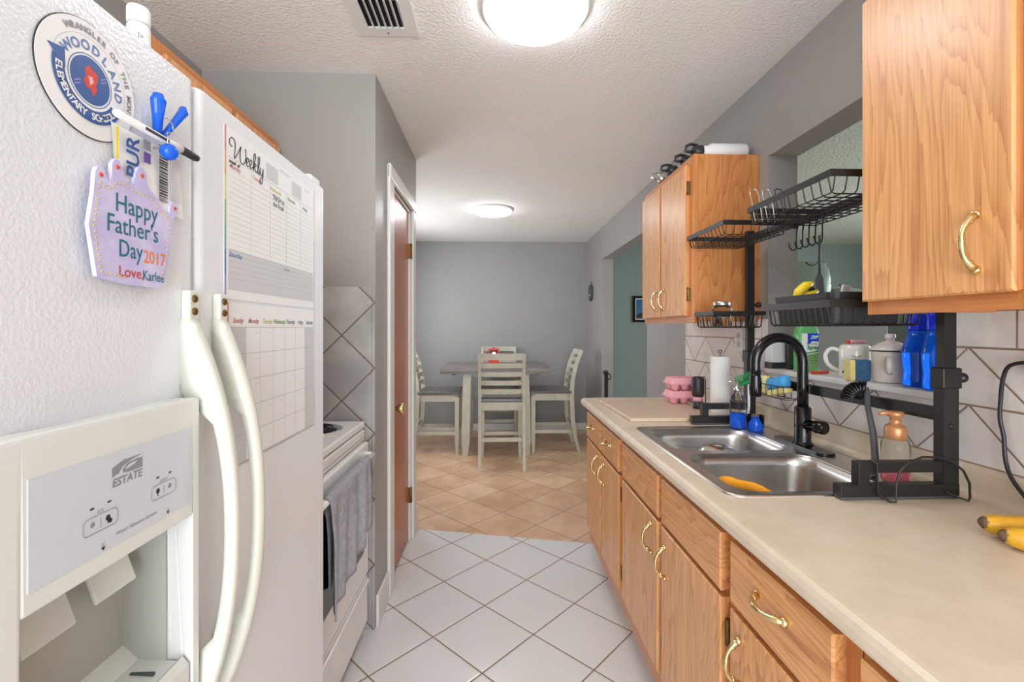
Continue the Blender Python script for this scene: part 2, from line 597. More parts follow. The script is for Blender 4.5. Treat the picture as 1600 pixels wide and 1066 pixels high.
XE = 5.6   # far side of the living room
struct(floor_poly('floor', 'tile_white', [(XL, -2.4), (XR + 0.13, -2.4), (XR + 0.13, yb(XR + 0.13)), (XL, yb(XL))]))
struct(floor_poly('floor_dining', 'tile_tan', [(XL, yb(XL)), (XR + 0.13, yb(XR + 0.13)), (XR + 0.13, YB), (XL, YB)]))
struct(floor_poly('floor_living_room', 'tile_tan', [(XR + 0.13, -2.4), (XE, -2.4), (XE, YB), (XR + 0.13, YB)]))
mb = MB().m('ceil').box(XL - 0.1, XR + 0.065, -2.5, YB + 0.1, CEIL, CEIL + 0.1)
struct(mb.build('ceiling'))
struct(MB().m('ceil_l').box(XR + 0.065, XE + 0.1, -2.5, YB + 0.1, CEIL, CEIL + 0.1).build('ceiling_living_room'))
mb = MB().m('wall').box(XL - 0.1, XL, -2.5, 3.8, -0.1, CEIL).box(XL - 0.1, XL, 5.3, YB, -0.1, CEIL).box(XL - 0.1, XL, 3.8, 5.3, -0.1, 0.9).box(XL - 0.1, XL, 3.8, 5.3, 2.1, CEIL)
struct(mb.build('wall_left'))
mb = MB().m('white_trim')
for y0, y1 in ((3.8, 3.85), (4.525, 4.575), (5.25, 5.3)): mb.box(XL - 0.08, XL - 0.02, y0, y1, 0.9, 2.1)
mb.box(XL - 0.08, XL - 0.02, 3.85, 5.25, 0.9, 0.95).box(XL - 0.08, XL - 0.02, 3.85, 5.25, 2.05, 2.1)
win = struct(mb.build('added_window_3'))  # unseen window added to go with the dining fill light
bx('pane', 'glass', XL - 0.055, XL - 0.045, 3.85, 5.25, 0.95, 2.05, parent=win)
struct(bx('wall_back', 'wall_back', XL - 0.1, XR + 0.13, YB, YB + 0.1, -0.1, CEIL))
struct(bx('wall_living_back', 'teal', XR + 0.13, XE + 0.1, YB, YB + 0.1, -0.1, CEIL))
# living room far side wall, with an unseen window added for the fill light
mb = MB().m('teal')
mb.box(XE, XE + 0.1, -2.5, 1.1, -0.1, CEIL).box(XE, XE + 0.1, 3.9, YB, -0.1, CEIL).box(XE, XE + 0.1, 1.1, 3.9, -0.1, 0.7).box(XE, XE + 0.1, 1.1, 3.9, 2.3, CEIL)
struct(mb.build('wall_living_far'))
mb = MB().m('white_trim')
for y0, y1 in ((1.1, 1.16), (2.47, 2.53), (3.84, 3.9)): mb.box(XE + 0.02, XE + 0.08, y0, y1, 0.7, 2.3)
mb.box(XE + 0.02, XE + 0.08, 1.16, 3.84, 0.7, 0.76).box(XE + 0.02, XE + 0.08, 1.16, 3.84, 2.24, 2.3)
win = struct(mb.build('added_window_2'))
bx('pane', 'glass', XE + 0.045, XE + 0.055, 1.16, 3.84, 0.76, 2.24, parent=win)
# wall behind the camera; its glazed door is added to suit the fill light
mb = MB().m('wall')
mb.box(XL, -1.1, -2.5, -2.4, -0.1, CEIL).box(0.9, XE, -2.5, -2.4, -0.1, CEIL).box(-1.1, 0.9, -2.5, -2.4, 2.3, CEIL)
struct(mb.build('wall_rear'))
mb = MB().m('white_trim')
for x0 in (-1.1, -0.13, 0.84): mb.box(x0, x0 + 0.06, -2.48, -2.42, 0, 2.3)
mb.box(-1.04, -0.13, -2.48, -2.42, 2.24, 2.3).box(-0.07, 0.84, -2.48, -2.42, 2.24, 2.3).box(-1.04, -0.13, -2.48, -2.42, 0, 0.06).box(-0.07, 0.84, -2.48, -2.42, 0, 0.06)
win = struct(mb.build('added_window_1'))
bx('pane', 'glass', -1.04, 0.84, -2.455, -2.445, 0.06, 2.24, parent=win)

# right wall with pass-through and doorway
OP0, OP1, OPZ0, OPZ1 = 1.175, 1.963, 1.128, 2.07
DW0, DW1, DWZ = 3.56, 5.09, 2.09
mb = MB().m('wall')
xa, xb = XR, XR + 0.13
mb.box(xa, xb, -2.4, OP0, -0.1, CEIL).box(xa, xb, OP0, OP1, -0.1, OPZ0).box(xa, xb, OP0, OP1, OPZ1, CEIL)
mb.box(xa, xb, OP1, DW0, -0.1, CEIL).box(xa, xb, DW0, DW1, DWZ, CEIL).box(xa, xb, DW1, YB, -0.1, CEIL)
bmesh.ops.remove_doubles(mb.bm, verts=mb.bm.verts[:], dist=1e-5)
struct(mb.build('wall_right'))
# pass-through sill
struct(MB().m('white_trim').box(XR - 0.022, XR + 0.15, OP0 + 0.001, OP1 - 0.001, OPZ0, OPZ0 + 0.021, 0.004).build('trim_1'))
# tiled backsplash
mb = MB().m('tile_splash')
ts = XR - 0.008
mb.box(ts, XR, -1.3, OP0 - 0.002, 0.985, 1.36).box(ts, XR, OP0 - 0.002, OP1 + 0.002, 0.985, OPZ0).box(ts, XR, OP1 + 0.002, 2.815, 0.985, 1.36)
struct(mb.build('trim_2'), 'cream tile backsplash laid in a zigzag of triangles above the counter', 'backsplash')

# pantry block
mb = MB().m('wall')
mb.box(XL, PX, 2.05, 2.17, 0, CEIL).box(XL, PX, 2.98, 3.1, 0, CEIL)
mb.box(PX - 0.1, PX, 2.17, 2.36, 0, CEIL).box(PX - 0.1, PX, 2.91, 2.98, 0, CEIL).box(PX - 0.1, PX, 2.36, 2.91, 2.05, CEIL)
bmesh.ops.remove_doubles(mb.bm, verts=mb.bm.verts[:], dist=1e-5)
struct(mb.build('wall_pantry'))
struct(bx('trim_3', 'tile_grey', XL + 0.001, PX - 0.013, 2.040, 2.05, 0, 1.50))
struct(MB().m('tile_grey').box(PX - 0.013, PX - 0.002, 2.038, 2.05, 0, 1.50, 0.003).build('trim_4'))
# casing
mb = MB().m('white_trim')
cx = PX + 0.018


def casing_profile(mb, y0, y1, z0, z1):
    mb.box(PX, cx, y0, y1, z0, z1, 0.006)


casing_profile(mb, 2.262, 2.36, 0, 2.12); casing_profile(mb, 2.91, 3.0, 0, 2.12)
mb.box(PX, cx + 0.003, 2.262, 3.0, 2.05, 2.13, 0.012, 3)
mb.box(PX - 0.1, PX, 2.36, 2.374, 0, 2.05).box(PX - 0.1, PX, 2.897, 2.91, 0, 2.05).box(PX - 0.1, PX, 2.374, 2.897, 2.036, 2.05)
struct(mb.build('trim_5'))
# baseboards
def baseboard(name, *b):
    return struct(MB().m('white_trim').box(*b, 0.004).build(name))
baseboard('baseboard_pantry', PX, PX + 0.014, 2.055, 2.262, 0, 0.14)
baseboard('baseboard_pantry_far', PX, PX + 0.014, 3.0, 3.1, 0, 0.14)
baseboard('baseboard_back', XL, XR, YB - 0.014, YB, 0, 0.09)
baseboard('baseboard_right', XR - 0.014, XR, DW1, YB - 0.014, 0, 0.09)
baseboard('baseboard_right_near', XR - 0.014, XR, 2.83, DW0, 0, 0.09)
baseboard('baseboard_left', XL, XL + 0.014, 3.1, YB - 0.014, 0, 0.09)

# pantry door
dr = MB().m('door_wood').box(PX - 0.05, PX - 0.012, 2.378, 2.893, 0.01, 2.033, 0.002).build('door_1')
struct(dr, 'reddish brown flush wooden pantry door in white casing', 'door')
mb = MB().m('brass')
mb.lathe([(0.03, 0), (0.03, 0.006), (0.012, 0.010), (0.010, 0.03), (0.020, 0.036), (0.027, 0.05), (0.027, 0.062), (0.018, 0.072)], (PX - 0.012, 2.405, 0.905), 20, axis=(1, 0, 0))
mb.build('door_knob', parent=dr)
for z in (1.80, 0.28):
    mb = MB().m('hinge')
    mb.box(PX - 0.014, PX + 0.002, 2.885, 2.905, z - 0.045, z + 0.045).cyl((PX + 0.004, 2.897, z - 0.048), (PX + 0.004, 2.897, z + 0.048), 0.006, seg=10)
    mb.build('hinge', parent=dr)


# ================================================================== CEILING LAMPS, VENT
def ceiling_lamp(x, y, label):
    t = thing('ceiling_lamp', label, 'ceiling light', (x, y, CEIL), 'flush round ceiling lamps')
    R = 0.177
    MB().m('white').lathe([(R + 0.010, 0), (R + 0.010, -0.014), (R + 0.004, -0.018), (R - 0.004, -0.018), (R - 0.004, -0.01)][::-1], (x, y, CEIL), 64).build('rim', parent=t)
    MB().m('lamp').lathe([(0.001, -0.042), (R * 0.6, -0.0415), (R * 0.9, -0.039), (R - 0.008, -0.034), (R - 0.003, -0.026), (R - 0.001, -0.0185)], (x, y, CEIL), 64, closed_ends=False).build('diffuser', parent=t)
    return t


ceiling_lamp(0.142, 1.60, 'large round flush ceiling lamp nearest the camera over the white tile floor')
ceiling_lamp(-0.018, 4.34, 'small looking round ceiling lamp farther off above the terracotta floor and dining table')

t = thing('ceiling_vent', 'square white ceiling air vent with dark slots', 'vent', (-0.40, 1.65, CEIL))
x0, x1, y0, y1 = -0.515, -0.288, 1.53, 1.77
mb = MB().m('white_trim')
zz0, zz1 = CEIL - 0.008, CEIL
for b_ in ((x0, x1, y0, y0 + 0.045), (x0, x1, y1 - 0.045, y1), (x0, x0 + 0.045, y0 + 0.045, y1 - 0.045), (x1 - 0.045, x1, y0 + 0.045, y1 - 0.045)):
    mb.box(*b_, zz0, zz1)
mb.m('dark_print').cyl((-0.40, y1 - 0.018, zz0), (-0.40, y1 - 0.018, zz0 - 0.002), 0.003, seg=8)
mb.build('frame', parent=t)
bx('duct_shade', 'shade_black', x0 + 0.045, x1 - 0.045, y0 + 0.045, y1 - 0.045, CEIL - 0.001, CEIL, parent=t)  # flat black sheet painted as the shade inside the duct
n = 6
for i in range(n + 1):
    xc = x0 + 0.045 + (x1 - x0 - 0.09) * i / n
    mb = MB().m('white_trim')
    mb.box(-0.008, 0.008, y0 + 0.045, y1 - 0.045, -0.001, 0.001, mat=Matrix.Translation((xc, 0, CEIL - 0.007)) @ Matrix.Rotation(0.85, 4, 'Y'))
    mb.build('slat', parent=t)


# ================================================================== CABINETS
def bow_handle(parent, c, along, out, L=0.1, name='handle'):
    """brass bow pull: c centre on the face, along = direction of the bar, out = away from the face"""
    a, o = Vector(along), Vector(out); c = Vector(c); h = L / 2
    mb = MB().m('brass')
    pts, rs = [], []
    for i in range(13):
        t_ = -1 + 2 * i / 12
        pts.append(c + a * (h * t_) + o * (0.004 + 0.027 * (1 - abs(t_) ** 2.6)))
        rs.append(0.0042 + 0.0035 * abs(t_) ** 3 + (0.0014 if abs(t_) < 0.2 else 0))
    mb.tube(pts, rs, 10)
    for sgn in (-1, 1):
        mb.ball(c + a * (h * sgn) + o * 0.004, 0.0085, seg=10)
        mb.ball(c + a * (h * 0.72 * sgn) + o * 0.016, 0.0062, seg=8)
    return mb.build(name, parent=parent)


def front_panel(name, parent, mat, xf, xb, y0, y1, z0, z1):
    """slab door or drawer front with chamfered front edges; xf front face, xb back"""
    s = 1 if xf > xb else -1
    c = 0.007
    mb = MB().m(mat)
    t_ = bmesh.new()
    def ring(x, i): return [t_.verts.new(p) for p in ((x, y0 + i, z0 + i), (x, y1 - i, z0 + i), (x, y1 - i, z1 - i), (x, y0 + i, z1 - i))]
    A, B, C = ring(xb, 0.004), ring(xf - s * c * 0.5, 0), ring(xf, c * 0.6)
    for P, Q in ((A, B), (B, C)):
        for k in range(4): t_.faces.new((P[k], P[(k + 1) % 4], Q[(k + 1) % 4], Q[k]))
    t_.faces.new(A[::-1]); t_.faces.new(C)
    mb.merge(t_)
    return mb.build(name, parent=parent)


def hinge_part(parent, x, y, z, s):
    mb = MB().m('hinge')
    mb.box(x - 0.006, x + 0.006, y - 0.006, y + 0.009, z - 0.028, z + 0.028, 0.002)
    mb.cyl((x - s * 0.004, y, z - 0.03), (x - s * 0.004, y, z + 0.03), 0.005, seg=8)
    return mb.build('hinge', parent=parent)


XF = 0.545        # base face-frame front
XD = 0.520        # door faces


def base_cabinet(label, y0, y1, drawers, doors, group='oak base cabinets under the counter'):
    t = thing('base_cabinet', label, 'cabinet', (0.86, (y0 + y1) / 2, 0), group)
    mb = MB().m('oak_side')
    mb.box(XF + 0.019, 1.17, y0 + 0.001, y0 + 0.018, 0.1, 0.868).box(XF + 0.019, 1.17, y1 - 0.018, y1 - 0.001, 0.1, 0.868)
    mb.box(XF + 0.019, 1.17, y0 + 0.018, y1 - 0.018, 0.1, 0.118).box(1.158, 1.17, y0 + 0.018, y1 - 0.018, 0.118, 0.868)
    mb.build('carcass', parent=t)
    bx('toe_kick', 'oak_frame_h', 0.615, 0.63, y0 + 0.001, y1 - 0.001, 0, 0.1, parent=t)
    mb = MB().m('oak_frame')
    ys = sorted(set([y0, y1]))
    edges = sorted([(a, b_) for a, b_ in [(d[0], d[1]) for d in doors]])
    st = [(y0 + 0.0005, edges[0][0] + 0.012)] + [(edges[i][1] - 0.012, edges[i + 1][0] + 0.012) for i in range(len(edges) - 1)] + [(edges[-1][1] - 0.012, y1 - 0.0005)]
    for a, b_ in st: mb.box(XF, XF + 0.019, a, b_, 0.12, 0.868)
    mb.m('oak_frame_h')
    for a, b_ in zip([s_[1] for s_ in st[:-1]], [s_[0] for s_ in st[1:]]):
        for z0, z1 in ((0.12, 0.23), (0.69, 0.722), (0.835, 0.868)): mb.box(XF, XF + 0.019, a, b_, z0, z1)
    mb.build('face_frame', parent=t)
    for a, b_, pull in drawers:
        d = front_panel('drawer' if pull else 'false_drawer_front', t, 'oak_h', XD, XF, a, b_, 0.713, 0.849)
        if pull: bow_handle(d, (XD, (a + b_) / 2, 0.795), (0, 1, 0), (-1, 0, 0), 0.088)
    for a, b_, hy, zc, hinge_y in doors:
        d = front_panel('door', t, 'oak', XD, XF, a, b_, 0.215, 0.70)
        bow_handle(d, (XD, hy, zc + 0.025), (0, 0, 1), (-1, 0, 0), 0.094)
        for z in (0.29, 0.62): hinge_part(d, XF - 0.006, hinge_y, z, 1)
    return t


base_cabinet('oak base cabinet at the far end of the counter, two small drawers over two doors', 1.895, 2.61,
             [(2.262, 2.585, 1), (1.925, 2.232, 1)], [(2.262, 2.585, 2.31, 0.60, 2.589), (1.925, 2.232, 2.17, 0.60, 1.921)])
base_cabinet('oak base cabinet under the steel sink with two plain false drawer fronts', 1.021, 1.893,
             [(1.456, 1.868, 0), (1.045, 1.425, 0)], [(1.456, 1.868, 1.51, 0.60, 1.872), (1.045, 1.425, 1.385, 0.58, 1.041)])
base_cabinet('oak base cabinet between the sink unit and the nearest one, wide drawer over one door', 0.662, 1.019,
             [(0.690, 1.003, 1)], [(0.690, 1.003, 0.958, 0.585, 0.686)])
base_cabinet('oak base cabinet cut by the bottom right corner, nearest to the camera', 0.05, 0.660,
             [(0.10, 0.640, 1)], [(0.10, 0.640, 0.58, 0.585, 0.096)])


def wall_cabinet(name, label, xf, xwall, y0, y1, z0, z1, doors, s, group):
    """s = -1 faces -X (right wall), +1 faces +X"""
    t = thing(name, label, 'cabinet', ((xf + xwall) / 2, (y0 + y1) / 2, z0), group)
    xi = xf - s * 0.019
    mb = MB().m('oak_side')
    mb.box(xi, xwall, y0 + 0.002, y0 + 0.016, z0 + 0.005, z1).box(xi, xwall, y1 - 0.016, y1 - 0.002, z0 + 0.005, z1)
    mb.box(xi, xwall, y0 + 0.016, y1 - 0.016, z0 + 0.012, z0 + 0.026).box(xi, xwall, y0 + 0.016, y1 - 0.016, z1 - 0.016, z1)
    mb.build('carcass', parent=t)
    mb = MB().m('oak_frame')
    ds = sorted(doors)
    st = [(y0, ds[0][0] + 0.012)] + [(ds[i][1] - 0.012, ds[i + 1][0] + 0.012) for i in range(len(ds) - 1)] + [(ds[-1][1] - 0.012, y1)]
    for a, b_ in st: mb.box(xf, xi, a, b_, z0, z1)
    mb.m('oak_frame_h')
    for a, b_ in zip([q[1] for q in st[:-1]], [q[0] for q in st[1:]]):
        mb.box(xf, xi, a, b_, z0, z0 + 0.045).box(xf, xi, a, b_, z1 - 0.05, z1)
    mb.build('face_frame', parent=t)
    for a, b_, hy, hg in ds:
        d = front_panel('door', t, 'oak', xf + s * 0.021, xf, a, b_, z0 + 0.03, z1 - 0.035)
        bow_handle(d, (xf + s * 0.021, hy, z0 + 0.03 + 0.092), (0, 0, 1), (s, 0, 0), 0.10)
        for z in (z0 + 0.13, z1 - 0.14): hinge_part(d, xf + s * 0.005, hg, z, -s)
    return t


XW = XR
wall_cabinet('wall_cabinet', 'oak wall cabinet at upper right corner, its single big door nearest the camera', 0.885, XW, 0.24, 1.061, 1.352, 2.12,
             [(0.735, 1.056, 0.793, 1.0585), (0.27, 0.675, 0.60, 0.266)], -1, 'oak wall cabinets on the right wall')
wall_cabinet('wall_cabinet', 'oak wall cabinet with two narrow doors under the water bottles', 0.890, XW, 2.026, 2.70, 1.345, 2.10,
             [(2.400, 2.685, 2.44, 2.689), (2.075, 2.380, 2.335, 2.071)], -1, 'oak wall cabinets on the right wall')
wall_cabinet('wall_cabinet', 'oak wall cabinet over the stove, mostly hidden behind the refrigerator top', -0.945, XL, 1.27, 2.045, 1.55, 2.13,
             [(1.335, 1.66, 1.62, 1.331), (1.69, 2.02, 1.73, 2.024)], 1, 'oak wall cabinets on the left')

# ================================================================== COUNTER + SINK
SX0, SX1, SY0, SY1 = 0.567, 1.125, 1.092, 1.872
ct = thing('countertop', 'cream laminate countertop with raised back edge around the steel sink', 'countertop', (0.86, 1.0, 0.87))
mb = MB().m('counter')
CX0, CX1, CY0, CY1, CZ0, CZ1 = 0.505, 1.166, 0.03, 2.70, 0.870, 0.910
hx0, hx1, hy0, hy1 = SX0 + 0.014, SX1 - 0.012, SY0 + 0.012, SY1 - 0.012
# front nosing: rounded profile run along Y
prof = [(hx0, CZ0), (CX0 + 0.012, CZ0), (CX0 + 0.004, CZ0 + 0.004), (CX0, CZ0 + 0.012), (CX0, CZ1 - 0.016), (CX0 + 0.004, CZ1 - 0.006), (CX0 + 0.012, CZ1 - 0.001), (CX0 + 0.022, CZ1), (hx0, CZ1)]
mb.prism(prof, ((0, 0, 0), (1, 0, 0), (0, 0, 1), (0, 1, 0)), CY0, CY1 - 0.012, smooth=False)
endp = [(hx0, CZ0), (CX0 + 0.022, CZ0), (CX0 + 0.014, CZ0 + 0.006), (CX0 + 0.012, CZ1 - 0.012), (CX0 + 0.020, CZ1 - 0.002), (hx0, CZ1 - 0.001)]
mb.prism(endp, ((0, 0, 0), (1, 0, 0), (0, 0, 1), (0, 1, 0)), CY1 - 0.012, CY1)
mb.box(hx0, CX1, CY0, hy0, CZ0, CZ1).box(hx0, CX1, hy1, CY1, CZ0, CZ1).box(hx1, CX1, hy0, hy1, CZ0, CZ1)
mb.build('worktop', parent=ct)
mb = MB().m('counter')
prof = [(CX1 - 0.012, CZ1), (CX1 - 0.004, CZ1 + 0.004), (CX1, CZ1 + 0.014), (CX1 + 0.002, 0.975), (CX1 + 0.008, 0.985), (XR, 0.985), (XR, CZ1 - 0.03), (CX1 - 0.0, CZ1 - 0.03)]
mb.prism(prof, ((0, 0, 0), (1, 0, 0), (0, 0, 1), (0, 1, 0)), CY0, CY1)
mb.build('upstand', parent=ct)

sk = thing('kitchen_sink', 'stainless steel double bowl sink set into the cream counter', 'sink', ((SX0 + SX1) / 2, (SY0 + SY1) / 2, 0.91))


def rrect(x0, x1, y0, y1, r, n=6):
    P = []
    for cx_, cy_, a in ((x1 - r, y1 - r, 0), (x0 + r, y1 - r, PI / 2), (x0 + r, y0 + r, PI), (x1 - r, y0 + r, 1.5 * PI)):
        for i in range(n + 1):
            t_ = a + PI / 2 * i / n
            P.append((cx_ + r * math.cos(t_), cy_ + r * math.sin(t_)))
    return P


bowls = [(0.603, 1.005, 1.50, 1.832), (0.603, 1.005, 1.118, 1.462)]
# deck: outer rounded rect with two holes via triangle_fill
t_ = bmesh.new()
ed = []
def loop(P, z):
    V = [t_.verts.new((p[0], p[1], z)) for p in P]
    return V, [t_.edges.new((V[i], V[(i + 1) % len(V)])) for i in range(len(V))]
zt = 0.9145
Vo, eo = loop(rrect(SX0 + 0.008, SX1 - 0.008, SY0 + 0.008, SY1 - 0.008, 0.035), zt)
ed += eo
for bw in bowls:
    V_, e_ = loop(rrect(bw[0], bw[1], bw[2], bw[3], 0.07), zt); ed += e_
bmesh.ops.triangle_fill(t_, use_beauty=True, use_dissolve=False, edges=ed)
mb = MB().m('steel'); mb.merge(t_)
mb.grid([[(p[0], p[1], 0.9102) for p in rrect(SX0, SX1, SY0, SY1, 0.04)], [(p[0], p[1], 0.9135) for p in rrect(SX0 + 0.001, SX1 - 0.001, SY0 + 0.001, SY1 - 0.001, 0.04)],
         [(p[0], p[1], 0.9165) for p in rrect(SX0 + 0.005, SX1 - 0.005, SY0 + 0.005, SY1 - 0.005, 0.038)], [(p[0], p[1], zt) for p in rrect(SX0 + 0.008, SX1 - 0.008, SY0 + 0.008, SY1 - 0.008, 0.035)]], closed=True)
mb.build('deck', parent=sk, fixn=True)
for i, bw in enumerate(bowls):
    mb = MB().m('steel')
    rows = []
    D = 0.175
    for k in range(15):
        if k < 4: off, z = 0.006 * (1 - math.cos(k / 3 * PI / 2)), zt - 0.006 * math.sin(k / 3 * PI / 2)
        elif k < 8: off, z = 0.006 + 0.012 * (k - 3) / 4, zt - 0.006 - (D - 0.05) * (k - 3) / 4
        else:
            a = (k - 7) / 7 * PI / 2
            off, z = 0.018 + 0.044 * (1 - math.cos(a)), zt - (D - 0.044) - 0.044 * math.sin(a)
        rows.append([(p[0], p[1], z) for p in rrect(bw[0] + off, bw[1] - off, bw[2] + off, bw[3] - off, max(0.07 - off * 0.3, 0.03))])
    mb.grid(rows, closed=True)
    f = mb.bm.faces.new(mb.bm.verts[-len(rows[-1]):] if False else [v for v in list(mb.bm.verts)[-len(rows[-1]):]])
    b_o = mb.build('bowl', parent=sk)
    md = b_o.modifiers.new('thickness', 'SOLIDIFY'); md.thickness = 0.0012; md.offset = 1
    cxm, cym = (bw[0] + bw[1]) / 2, (bw[2] + bw[3]) / 2
    MB().m('chrome').lathe([(0.03, 0.0), (0.045, 0.0), (0.055, 0.004), (0.056, 0.002), (0.056, 0)][::-1], (cxm, cym, zt - D + 0.0005), 24).build('drain', parent=sk)
# ================================================================== REFRIGERATOR
FD = -0.44
fr = thing('refrigerator', 'white side by side refrigerator with dispenser in its left door', 'refrigerator', (-0.85, 0.77, 0))
MB().m('fridge_smooth').box(XL + 0.03, -0.505, 0.325, 1.222, 0.03, 1.668, 0.004).build('cabinet', parent=fr)
mb = MB().m('grey_plastic')
mb.box(-0.52, -0.475, 0.34, 1.21, 0.005, 0.085)
for yy in (0.36, 1.18): mb.box(-1.2, -1.16, yy - 0.02, yy + 0.02, 0, 0.031)
mb.build('base_grille', parent=fr)
mb = MB().m('fridge_smooth')
mb.box(-0.54, -0.452, 1.155, 1.215, 1.6695, 1.704, 0.008, 3)
mb.build('hinge_cover', parent=fr)
MB().m('fridge_smooth').box(-0.54, -0.452, 0.33, 0.39, 1.6695, 1.704, 0.008, 3).build('hinge_cover', parent=fr)


def door_slab(mb, y0, y1, z0, z1, r0=0.012, r1=0.012):
    """vertical slab with rounded front vertical corners"""
    P = [(-0.50, y0)]
    for i in range(5):
        a = PI + 0
        t_ = PI / 2 * i / 4
        P.append((FD - r0 + r0 * math.sin(t_), y0 + r0 - r0 * math.cos(t_)) if r0 else (FD, y0))
        if not r0: break
    if r1:
        for i in range(5):
            t_ = PI / 2 * i / 4
            P.append((FD - r1 + r1 * math.cos(t_), y1 - r1 + r1 * math.sin(t_)))
    else: P.append((FD, y1))
    P.append((-0.50, y1))
    mb.prism(P, ((0, 0, 0), (1, 0, 0), (0, 1, 0), (0, 0, 1)), z0, z1)


DTOP = 1.680
CY0_, CY1_, CZ0_, CZ1_ = 0.412, 0.640, 0.80, 1.067
mb = MB().m('fridge')
door_slab(mb, 0.325, 0.694, CZ1_, DTOP); door_slab(mb, 0.325, 0.694, 0.09, CZ0_)
door_slab(mb, 0.325, CY0_, CZ0_, CZ1_, 0.012, 0); door_slab(mb, CY1_, 0.694, CZ0_, CZ1_, 0, 0.012)
bmesh.ops.remove_doubles(mb.bm, verts=mb.bm.verts[:], dist=1e-5)
ldoor = mb.build('freezer_door', parent=fr)
mb = MB().m('fridge')
P = [(-0.50, 0.701), (-0.50, 1.226)]
for i in range(9):
    t_ = PI / 2 * i / 8
    P.append((FD - 0.035 + 0.035 * math.sin(t_), 1.226 - 0.03 + 0.03 * math.cos(t_)))
for i in range(5):
    t_ = PI / 2 * i / 4
    P.append((FD - 0.012 + 0.012 * math.cos(t_), 0.701 + 0.012 - 0.012 * math.sin(t_)))
mb.prism(P, ((0, 0, 0), (1, 0, 0), (0, 1, 0), (0, 0, 1)), 0.09, DTOP)
rdoor = mb.build('fridge_door', parent=fr)
for p in (ldoor, rdoor):
    md = p.modifiers.new('b', 'BEVEL'); md.width = 0.004; md.segments = 2; md.limit_method = 'ANGLE'; md.angle_limit = 1.2
mb = MB().m('grey_plastic').box(-0.5045, -0.5005, 0.335, 1.215, 0.095, 1.665); mb.build('door_gasket', parent=fr)


def fridge_handle(parent, y):
    mb = MB().m('bisque2')
    rows = []
    N = 28
    z1, z0 = 1.334, 0.735
    for i in range(N + 1):
        u = i / N; z = z1 + (z0 - z1) * u
        k = 1 - abs(2 * u - 1) ** 2.3
        out = FD + 0.012 + 0.062 * k                  # outer face
        thick = 0.014 + 0.012 * (1 - k)
        inn = max(out - thick, FD - 0.001) if 0.17 < u < 0.83 else FD - 0.001
        if 0.17 < u < 0.24: inn = FD - 0.001 + (out - thick - FD) * (u - 0.17) / 0.07
        if 0.76 < u < 0.83: inn = FD - 0.001 + (out - thick - FD) * (0.83 - u) / 0.07
        w_ = 0.0135 - 0.002 * k
        c_ = 0.005
        rows.append([(inn, y - w_, z), (out - c_, y - w_, z), (out - 0.001, y - w_ + c_, z), (out, y, z), (out - 0.001, y + w_ - c_, z), (out - c_, y + w_, z), (inn, y + w_, z)])
    mb.grid(rows, closed=True)
    v = mb.bm.verts; v.ensure_lookup_table()
    mb.bm.faces.new([v[i] for i in range(7)][::-1]); mb.bm.faces.new([v[len(v) - 7 + i] for i in range(7)])
    h = mb.build('door_handle', parent=parent)
    for zc in (1.353, 0.717):
        mb = MB().m('bisque2').box(FD, FD + 0.012, y - 0.011, y + 0.011, zc - 0.021, zc + 0.021, 0.003)
        mb.m('hinge')
        for dz in (-0.009, 0.009): mb.lathe([(0.0055, 0), (0.0055, 0.002), (0.003, 0.003)], (FD + 0.012, y, zc + dz), 12, axis=(1, 0, 0))
        mb.build('handle_mount', parent=parent)
    return h


fridge_handle(ldoor, 0.674); fridge_handle(rdoor, 0.746)

# dispenser surround
SHX = -0.408
mb = MB().m('bisque')
sy0, sy1, sz0, sz1 = 0.352, 0.654, 0.60, 1.224
for b_ in ((sy0, CY0_, sz0, sz1), (CY1_, sy1, sz0, sz1), (CY0_, CY1_, CZ1_, sz1), (CY0_, CY1_, sz0, CZ0_)):
    mb.box(FD - 0.002, SHX, *b_)
bmesh.ops.remove_doubles(mb.bm, verts=mb.bm.verts[:], dist=1e-5)
dead = [f for f in mb.bm.faces if False]
sh = mb.build('dispenser_surround', parent=ldoor)
md = sh.modifiers.new('b', 'BEVEL'); md.width = 0.003; md.segments = 2; md.limit_method = 'ANGLE'
# cavity lining (open box)
mb = MB().m('cavity')
bxk = -0.498
mb.box(bxk - 0.002, bxk, CY0_, CY1_, CZ0_, CZ1_)
mb.box(bxk, FD - 0.002, CY0_, CY0_ + 0.003, CZ0_, CZ1_).box(bxk, FD - 0.002, CY1_ - 0.003, CY1_, CZ0_, CZ1_)
mb.box(bxk, FD - 0.002, CY0_ + 0.003, CY1_ - 0.003, CZ1_ - 0.003, CZ1_)
# rounded chute between the pads
mb.build('dispenser_recess', parent=ldoor)
mb = MB().m('bisque')
mb.prism([(bxk, 0.80), (SHX - 0.004, 0.80), (SHX - 0.004, 0.868), (SHX - 0.012, 0.878), (SHX - 0.02, 0.872), (bxk + 0.02, 0.876), (bxk, 0.895)], ((0, 0, 0), (1, 0, 0), (0, 0, 1), (0, 1, 0)), CY0_ + 0.003, CY1_ - 0.003)
mb.m('grey_plastic')
for i in range(9):
    yy = 0.44 + i * 0.021
    mb.box(bxk + 0.03, SHX - 0.03, yy, yy + 0.004, 0.8725, 0.8765)
mb.build('drip_tray', parent=ldoor)
for nm, yy, zz in (('ice_paddle', 0.497, 1.018), ('water_paddle', 0.582, 1.022)):
    mb = MB().m('bisque')
    mt = Matrix.Translation((-0.472, yy, zz)) @ Matrix.Rotation(math.radians(-20), 4, 'Y')
    mb.box(-0.003, 0.003, -0.030, 0.030, -0.026, 0.026, 0.0025, 2, mat=mt)
    mb.m('bisque').box(-0.02, 0.0, -0.01, 0.01, 0.015, 0.032, mat=mt)
    mb.build(nm, parent=ldoor)
